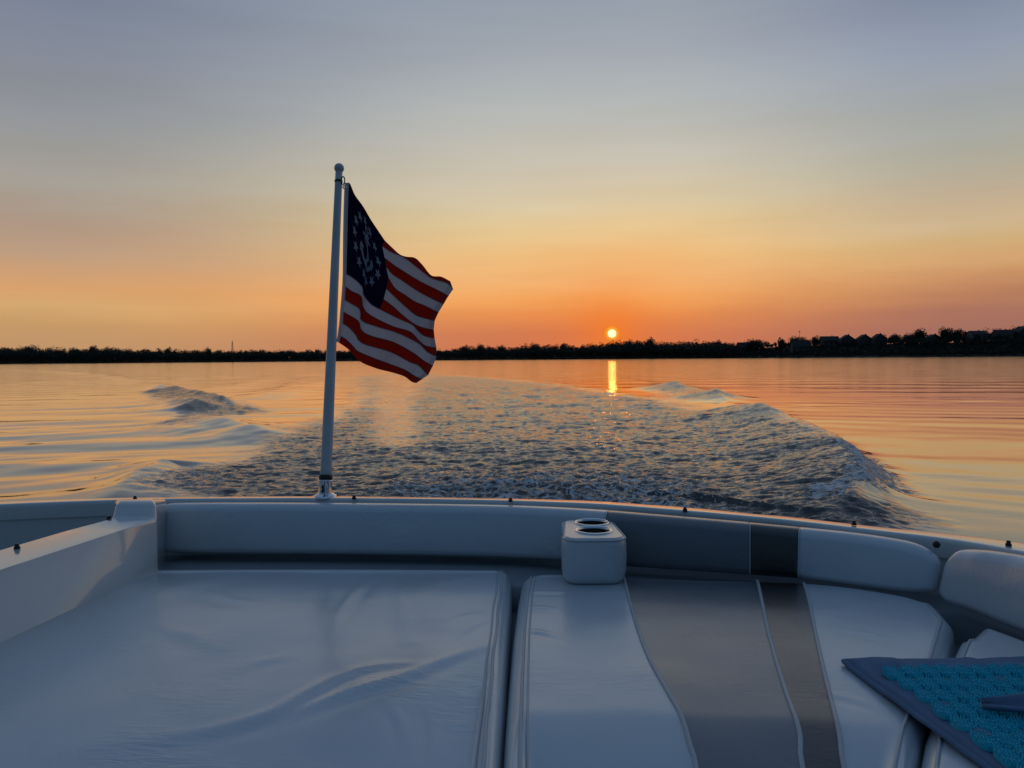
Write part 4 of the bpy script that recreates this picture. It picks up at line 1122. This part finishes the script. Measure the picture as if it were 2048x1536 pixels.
lathe('flange', [(0, .011), (.022, .011), (.027, .008), (.033, .004), (.0372, .002), (.038, -.004)], MAT['chrome'], fs, 32, origin=pb)
lathe('rubber_collar', [(.0197, .053), (.0222, .054), (.0225, .062), (.0220, .069), (.0196, .070)], MAT['black_rubber'], fs, 24, origin=pb, axis=ax)
q = P0(.03) + np.array([0, -.022, 0])
tube('thumb_screw', [q, q + np.array([0, -.012, 0])], [.003, .003], MAT['stud'], sock, 10)
for dz in (-.007, .007):
    tube('screw_wing', [q + np.array([-.001, -.014, dz - .005]), q + np.array([0, -.016, dz]), q + np.array([.001, -.014, dz + .005])], [.003, .0048, .003], MAT['stud'], sock, 8)
# scratched wear mark
tube('wear_band', [P0(Lp * .525) - ax * .004, P0(Lp * .525), P0(Lp * .525) + ax * .004], np.array([.0156, .0161, .0156]), MAT['pole_paint'], fs, 20)

# ------------------------------------------------------------------ flag
ZX = lambda p: (560 + p[0] / 3.0725, 300 + p[1] / 3.0725)
rowsR = {  # stripe borders right of the canton
 0: [(645, 557), (690, 600), (735, 640), (775, 655), (830, 663), (875, 705), (930, 770), (990, 778), (1046, 806)],
 1: [(628, 590), (690, 628), (765, 660), (850, 725), (930, 785), (1005, 808), (1040, 826), (1064, 856)],
 2: [(643, 660), (700, 705), (770, 750), (860, 805), (940, 845), (990, 870), (1036, 896)],
 3: [(652, 716), (690, 760), (750, 800), (830, 855), (900, 895), (960, 925), (1006, 946)],
 4: [(668, 786), (710, 850), (770, 890), (830, 930), (890, 955), (940, 980), (974, 998)],
 5: [(654, 850), (710, 905), (770, 960), (830, 1010), (880, 1030), (920, 1040), (951, 1048)],
 6: [(637, 916), (690, 955), (740, 1000), (800, 1050), (850, 1080), (900, 1095), (945, 1104)],
 7: [(615, 978), (680, 1010), (740, 1040), (810, 1070), (850, 1112), (890, 1142), (950, 1155)]}
rowsF = {
 8: [(394, 830), (440, 865), (498, 897), (512, 965), (560, 1015), (690, 1080), (800, 1115), (860, 1175), (900, 1203), (961, 1214)],
 9: [(388, 912), (430, 938), (490, 978), (502, 1045), (590, 1082), (720, 1122), (850, 1185), (905, 1238), (962, 1268)],
 10: [(381, 988), (420, 1010), (482, 1050), (502, 1105), (560, 1140), (700, 1180), (820, 1245), (880, 1290), (940, 1325)],
 11: [(376, 1060), (420, 1085), (466, 1135), (482, 1165), (530, 1195), (680, 1240), (795, 1300), (850, 1322), (911, 1382)],
 12: [(366, 1136), (410, 1165), (455, 1210), (480, 1235), (560, 1270), (680, 1315), (770, 1350), (825, 1385), (874, 1408)],
 13: [(356, 1180), (420, 1225), (470, 1280), (510, 1310), (600, 1345), (680, 1365), (760, 1390), (810, 1425), (838, 1432)]}
top0 = [(408, 202), (430, 206), (460, 275), (510, 345), (560, 430), (610, 505), (645, 557)]
bot7 = [(397, 755), (435, 775), (480, 810), (508, 845), (516, 890), (560, 945), (615, 978)]
lft = [(408, 202), (404, 300), (400, 450), (398, 600), (397, 755)]
rgt = [r_[0] for r_ in (rowsR[k] for k in range(8))]
def arcs(pts, f):
    pts = np.asarray(pts, float); ps = smoothpath(np.column_stack([pts, np.zeros(len(pts))]), 160)[:, :2]
    d = np.r_[0, np.cumsum(np.linalg.norm(np.diff(ps, axis=0), axis=1))]; d /= d[-1]
    return np.stack([np.interp(f, d, ps[:, 0]), np.interp(f, d, ps[:, 1])], -1)
NU, SUBV = 121, 5
us = np.linspace(0, 1, NU)
iC = int(round(.4 * (NU - 1)))
rowpts = []
a = us[:iC + 1] / .4
for k in range(14):
    if k <= 7:
        vk = k / 7.0
        T_ = arcs(top0, a); B_ = arcs(bot7, a); Lq = arcs(lft, np.array([vk]))[0]; Rq = np.array(rgt[k], float)
        c00, c10, c01, c11 = np.array(top0[0], float), np.array(top0[-1], float), np.array(bot7[0], float), np.array(bot7[-1], float)
        left_ = (1 - vk) * T_ + vk * B_ + (1 - a)[:, None] * Lq + a[:, None] * Rq - ((1 - a)[:, None] * ((1 - vk) * c00 + vk * c01) + a[:, None] * ((1 - vk) * c10 + vk * c11))
        b2 = (us[iC + 1:] - .4) / .6
        right_ = arcs(rowsR[k], b2)
        rowpts.append(np.vstack([left_, right_]))
    else:
        f = np.where(us < .4, us / .4 * .45, .45 + (us - .4) / .6 * .55)
        rowpts.append(arcs(rowsF[k], f))
rowpts = np.array(rowpts)                                # 14 x NU x 2
NV = 13 * SUBV + 1
vv = np.linspace(0, 13, NV)
FP = np.zeros((NV, NU, 2))
for c in range(2):
    for j in range(NU): FP[:, j, c] = np.interp(vv, range(14), rowpts[:, j, c])
hoist_top = P0(Lp * .955)[1]; hoist_bot = P0(Lp * .455)[1]
def flag_depth(u, v):         # v 0..1 down
    base = hoist_top + (hoist_bot - hoist_top) * v + .008
    fly = .36 * u - .10 * u * u
    amp = np.minimum(1, u * 4)
    return base + fly + amp * (.034 * np.sin(2 * math.pi * (1.25 * u + .35 * v) + .6) + .010 * np.sin(2 * math.pi * (2.6 * u - .5 * v) + 1.0) + .006 * np.sin(2 * math.pi * (4.3 * u + .9 * v)))
F3 = np.zeros((NV, NU, 3))
for i in range(NV):
    for j in range(NU):
        px, py = ZX(FP[i, j]); F3[i, j] = at(px, py, float(flag_depth(us[j], vv[i] / 13)))
fl = empty('flag', tuple(F3[0, 0])); tag(fl, 'red and white striped flag with a navy canton of anchor and stars, blowing aft', 'flag')
iH = 3
def facemat(i, j):
    k = i // SUBV
    if j < iC and k < 7: return 2
    return 0 if k % 2 == 0 else 1
def flag_part(name, cond, mats, lo_j=0, hi_j=NU - 1):
    vid = {}; verts = []; faces = []; mi = []
    def vx(i, j):
        if (i, j) not in vid: vid[(i, j)] = len(verts); verts.append(F3[i, j])
        return vid[(i, j)]
    for i in range(NV - 1):
        for j in range(lo_j, hi_j):
            m_ = facemat(i, j)
            if not cond(i, j, m_): continue
            faces.append((vx(i, j), vx(i + 1, j), vx(i + 1, j + 1), vx(i, j + 1))); mi.append(m_)
    o = mesh(name, verts, faces, mats, fl)
    return o, mi
o, mi = flag_part('striped_field', lambda i, j, m_: m_ != 2, [MAT['flag_red'], MAT['flag_white']])
o.data.polygons.foreach_set('material_index', mi)
o, _ = flag_part('canton', lambda i, j, m_: m_ == 2, [MAT['flag_navy']])
def F_at(u, v, off=-.0035):
    j = np.clip(u, 0, 1) * (NU - 1); i = np.clip(v, 0, 1) * (NV - 1)
    j0 = min(int(j), NU - 2); i0 = min(int(i), NV - 2); a_, b_ = j - j0, i - i0
    p = F3[i0, j0] * (1 - a_) * (1 - b_) + F3[i0, j0 + 1] * a_ * (1 - b_) + F3[i0 + 1, j0] * (1 - a_) * b_ + F3[i0 + 1, j0 + 1] * a_ * b_
    du = F3[i0, j0 + 1] - F3[i0, j0]; dv = F3[i0 + 1, j0] - F3[i0, j0]
    n_ = np.cross(du, dv); n_ /= np.linalg.norm(n_) + 1e-12
    if n_[1] < 0: n_ = -n_
    return p + n_ * off
def applique(name, poly, mat='flag_thread', sub=2):
    bm = bmesh.new()
    vs = [bm.verts.new((x, y, 0)) for x, y in poly]
    f = bm.faces.new(vs)
    bmesh.ops.triangulate(bm, faces=[f])
    if sub: bmesh.ops.subdivide_edges(bm, edges=bm.edges[:], cuts=sub, use_grid_fill=True)
    for v in bm.verts:
        v.co = Vector(F_at(v.co.x, v.co.y))
    return bm_obj(name, bm, MAT[mat], fl)
RV = .188; AS = 2 / 3.0       # ring radius in hoist units; u per v
cu, cv = .200, .272
for k in range(13):
    t = 2 * math.pi * k / 13 - math.pi / 2
    sx, sy = cu + RV * AS * math.cos(t), cv + RV * math.sin(t)
    poly = []
    for q in range(10):
        r = .040 if q % 2 == 0 else .017
        t2 = math.pi * q / 5 - math.pi / 2 + .2
        poly.append((sx + r * AS * math.cos(t2), sy + r * math.sin(t2)))
    applique('star', poly, sub=0)
# fouled anchor: shank, ring, stock, arms with flukes, rope
def strip(pts, wdt):
    pts = np.array(pts, float); T_ = np.gradient(pts, axis=0); T_ /= np.linalg.norm(T_, axis=1)[:, None]
    Nq = np.stack([-T_[:, 1], T_[:, 0]], -1) * wdt
    a_ = pts + Nq; b_ = pts - Nq
    return a_, b_
bm = bmesh.new()
def add_strip(pts, wdt):
    a_, b_ = strip(pts, wdt)
    va = [bm.verts.new(tuple(F_at(cu + 1.35 * p[0] * AS, cv + 1.35 * p[1], -.004))) for p in a_]; vb_ = [bm.verts.new(tuple(F_at(cu + 1.35 * p[0] * AS, cv + 1.35 * p[1], -.004))) for p in b_]
    for i in range(len(va) - 1): bm.faces.new((va[i], va[i + 1], vb_[i + 1], vb_[i]))
def rot(pts, a=.12):
    return [(x * math.cos(a) - y * math.sin(a), x * math.sin(a) + y * math.cos(a)) for x, y in pts]
add_strip(rot([(0, y) for y in np.linspace(-.075, .085, 12)]), .010)
add_strip(rot([(x, -.055 + .1 * x * x) for x in np.linspace(-.05, .05, 10)]), .008)
add_strip(rot([(.018 * math.cos(t), -.095 + .020 * math.sin(t)) for t in np.linspace(0, 2 * math.pi, 18)]), .006)
add_strip(rot([(.070 * math.sin(t), .020 + .068 * math.cos(t)) for t in np.linspace(-1.35, 1.35, 22)]), .010)
for sgn in (-1, 1):
    add_strip(rot([(sgn * .068, .052), (sgn * .074, .03), (sgn * .060, .012)]), .014)
add_strip(rot([(.03 * math.sin(y * 55), y) for y in np.linspace(-.09, .075, 30)]), .0045)
bm_obj('anchor', bm, MAT['flag_thread'], fl)
# heading, hems, seams, grommets
hd = np.array([[F3[i, 0] + np.array([-.006, -.002, 0]), F3[i, 0] + np.array([0, -.003, 0]), F3[i, 2] + np.array([0, -.003, 0]) ] for i in range(0, NV)])
grid_mesh('heading', hd, MAT['flag_white'], fl)
for k in range(3):
    j = NU - 2 - 2 * k
    tube('hem_stitch', np.array([F3[i, j] + np.array([0, -.0015, 0]) for i in range(NV)]), .0006, MAT['flag_seam'], fl, 4)
for k in range(1, 13):
    i = k * SUBV
    j0_ = iC if k < 7 else 2
    tube('stripe_seam', np.array([F3[i, j] + np.array([0, -.0015, -.001]) for j in range(j0_, NU)]), .0012, MAT['flag_seam'], fl, 4)
gq = at(689, 374, hoist_top - .004)
def torus_pts(c, r, n=20, tilt=0): return np.array([c + np.array([r * math.cos(t), tilt * math.sin(t), r * math.sin(t)]) for t in np.linspace(0, 2 * math.pi, n)])
tube('grommet', torus_pts(gq, .0055), .0022, MAT['chrome'], fl, 8)
clip = empty('flag_clip', tuple(at(686, 358, hoist_top))); tag(clip, 'small black snap clip holding the flag top to the pole', 'clip')
cp = at(686.5, 361, hoist_top - .004)
pts = np.array([cp + np.array([.006 * math.cos(t) - .001, .003 * math.sin(t), .014 * math.sin(t)]) for t in np.linspace(0, 2 * math.pi, 24)])
tube('hook', pts, .0021, MAT['stud'], clip, 8)
lathe('strap_band', [(.0128, -.004), (.0142, -.003), (.0142, .003), (.0128, .004)], MAT['stud'], clip, 20, origin=P0(Lp * .968), axis=ax)

# ------------------------------------------------------------------ spiky mat
mt = empty('acupressure_mat', (.88, 1.15, zb(ZT + .012))); tag(mt, 'quilted blue mat covered in teal spiked discs, spread over the right cushions', 'mat')
mx0 = lambda y: .642 + .105 * (1.475 - y); MXR, MY1, MY0 = 1.10, 1.478, .76
nx, ny = 90, 110
MG = np.zeros((nx, ny, 3)); 
for i in range(nx):
    for j in range(ny):
        y = MY1 + (MY0 - MY1) * j / (ny - 1); x0 = mx0(y); s = i / (nx - 1); x = x0 + (MXR - x0) * s
        MG[i, j, 0] = x; MG[i, j, 1] = y
X_, Y_ = MG[..., 0], MG[..., 1]
e = np.minimum(np.minimum(X_ - mx0(Y_), MY1 - Y_), .2)
mat_base = lambda X, Y: zb(ZT + .012) + .004 * perlin(X * 9, Y * 9)
quilt = .0085 * np.abs(np.sin(X_ * 42)) * np.abs(np.sin(Y_ * 34)) * sstep(.0, .03, e) + .0060 * perlin(X_ * 20, Y_ * 20) * sstep(.008, .03, e)
wob_ = sstep(.05, 0, e) * .006 * perlin(X_ * 16 + 3, Y_ * 16)
MG[..., 2] = wob_ + mat_base(X_, Y_) + .012 * np.sqrt(np.clip(1 - np.clip(1 - e / .012, 0, 1) ** 2, 0, 1)) + quilt
grid_mesh('quilted_top', MG, MAT['mat_cloth'], mt)
bot = MG.copy(); bot[..., 2] = mat_base(X_, Y_) - .002
grid_mesh('underside', bot, MAT['mat_cloth'], mt)
ep = [(mx0(y), y) for y in np.linspace(MY0, MY1, 50)] + [(x, MY1) for x in np.linspace(mx0(MY1), MXR, 50)[1:]]
ep = np.array(ep); tube('edge_binding', np.column_stack([ep, mat_base(ep[:, 0], ep[:, 1]) + .002 + .002 * perlin(ep[:, 0] * 30, ep[:, 1] * 30)]), .0055, MAT['mat_cloth'], mt, 8)
# one disc with its spikes, copied over the grid
bm = bmesh.new()
def sup(t, a, b_): 
    c, s = math.cos(t), math.sin(t); n = 2 / 2.8
    return (a * math.copysign(abs(c) ** n, c), b_ * math.copysign(abs(s) ** n, s))
ra, rb = .0152, .0235
rows = []
for rr_, zz in ((1.0, 0), (1.0, .006), (.93, .0078), (.5, .0082)):
    rows.append([bm.verts.new((*sup(t, ra * rr_, rb * rr_), zz)) for t in np.linspace(0, 2 * math.pi, 24, endpoint=False)])
for i in range(len(rows) - 1):
    for j in range(24): bm.faces.new((rows[i][j], rows[i][(j + 1) % 24], rows[i + 1][(j + 1) % 24], rows[i + 1][j]))
bm.faces.new(rows[-1])
for ix in range(6):
    for iy in range(9):
        x = (ix - 2.5) / 2.5 * ra * .88 + random.uniform(-.0004, .0004) + (.0008 if iy % 2 else -.0008); y = (iy - 4) / 4 * rb * .88
        if (abs(x) / ra) ** 2.8 + (abs(y) / rb) ** 2.8 > .97: continue
        hz = .0118 + random.uniform(-.001, .0015)
        bs_ = [bm.verts.new((x + .0023 * math.cos(t), y + .0023 * math.sin(t), .007)) for t in np.linspace(0, 2 * math.pi, 6, endpoint=False)]
        tp = [bm.verts.new((x + .0012 * math.cos(t), y + .0012 * math.sin(t), hz)) for t in np.linspace(0, 2 * math.pi, 6, endpoint=False)]
        for q in range(6): bm.faces.new((bs_[q], bs_[(q + 1) % 6], tp[(q + 1) % 6], tp[q]))
        bm.faces.new(tp)
d0 = bm_obj('spiked_disc', bm, MAT['teal'], mt, False); first = True
for j in range(10):
    for i in range(13):
        y = 1.385 - .0500 * j; x = .693 + .0026 * j * 1.0 + .0318 * i
        if x > MXR - .03 or y < MY0 + .03: continue
        if first: o = d0; first = False
        else:
            o = d0.copy(); COL.objects.link(o); o.parent = mt
        o.matrix_parent_inverse = Matrix.Identity(4)
        o.location = Vector((x, y, float(mat_base(np.array(x), np.array(y))) + .0125)) - mt.location
        o.rotation_euler = (random.uniform(-.04, .04), random.uniform(-.04, .04), random.uniform(-.06, .06))
# folded corner of the mat's strap lying over the discs
fp = np.zeros((16, 14, 3))
for i in range(16):
    for j in range(14):
        s, t = i / 15, j / 13
        x = .757 + .25 * s; y = 1.232 - .01 * s - .055 * t * min(1, s * 2.2 + .12) - .02 * s
        fp[i, j] = (x, y, zb(ZT + .048) + .012 * math.sin(s * 3.0) * (1 - t) + .006 * math.sin(t * 6 + s * 5) + .006 * s)
o = grid_mesh('folded_flap', fp, MAT['mat_cloth'], mt)
sol = o.modifiers.new('thickness', 'SOLIDIFY'); sol.thickness = .006
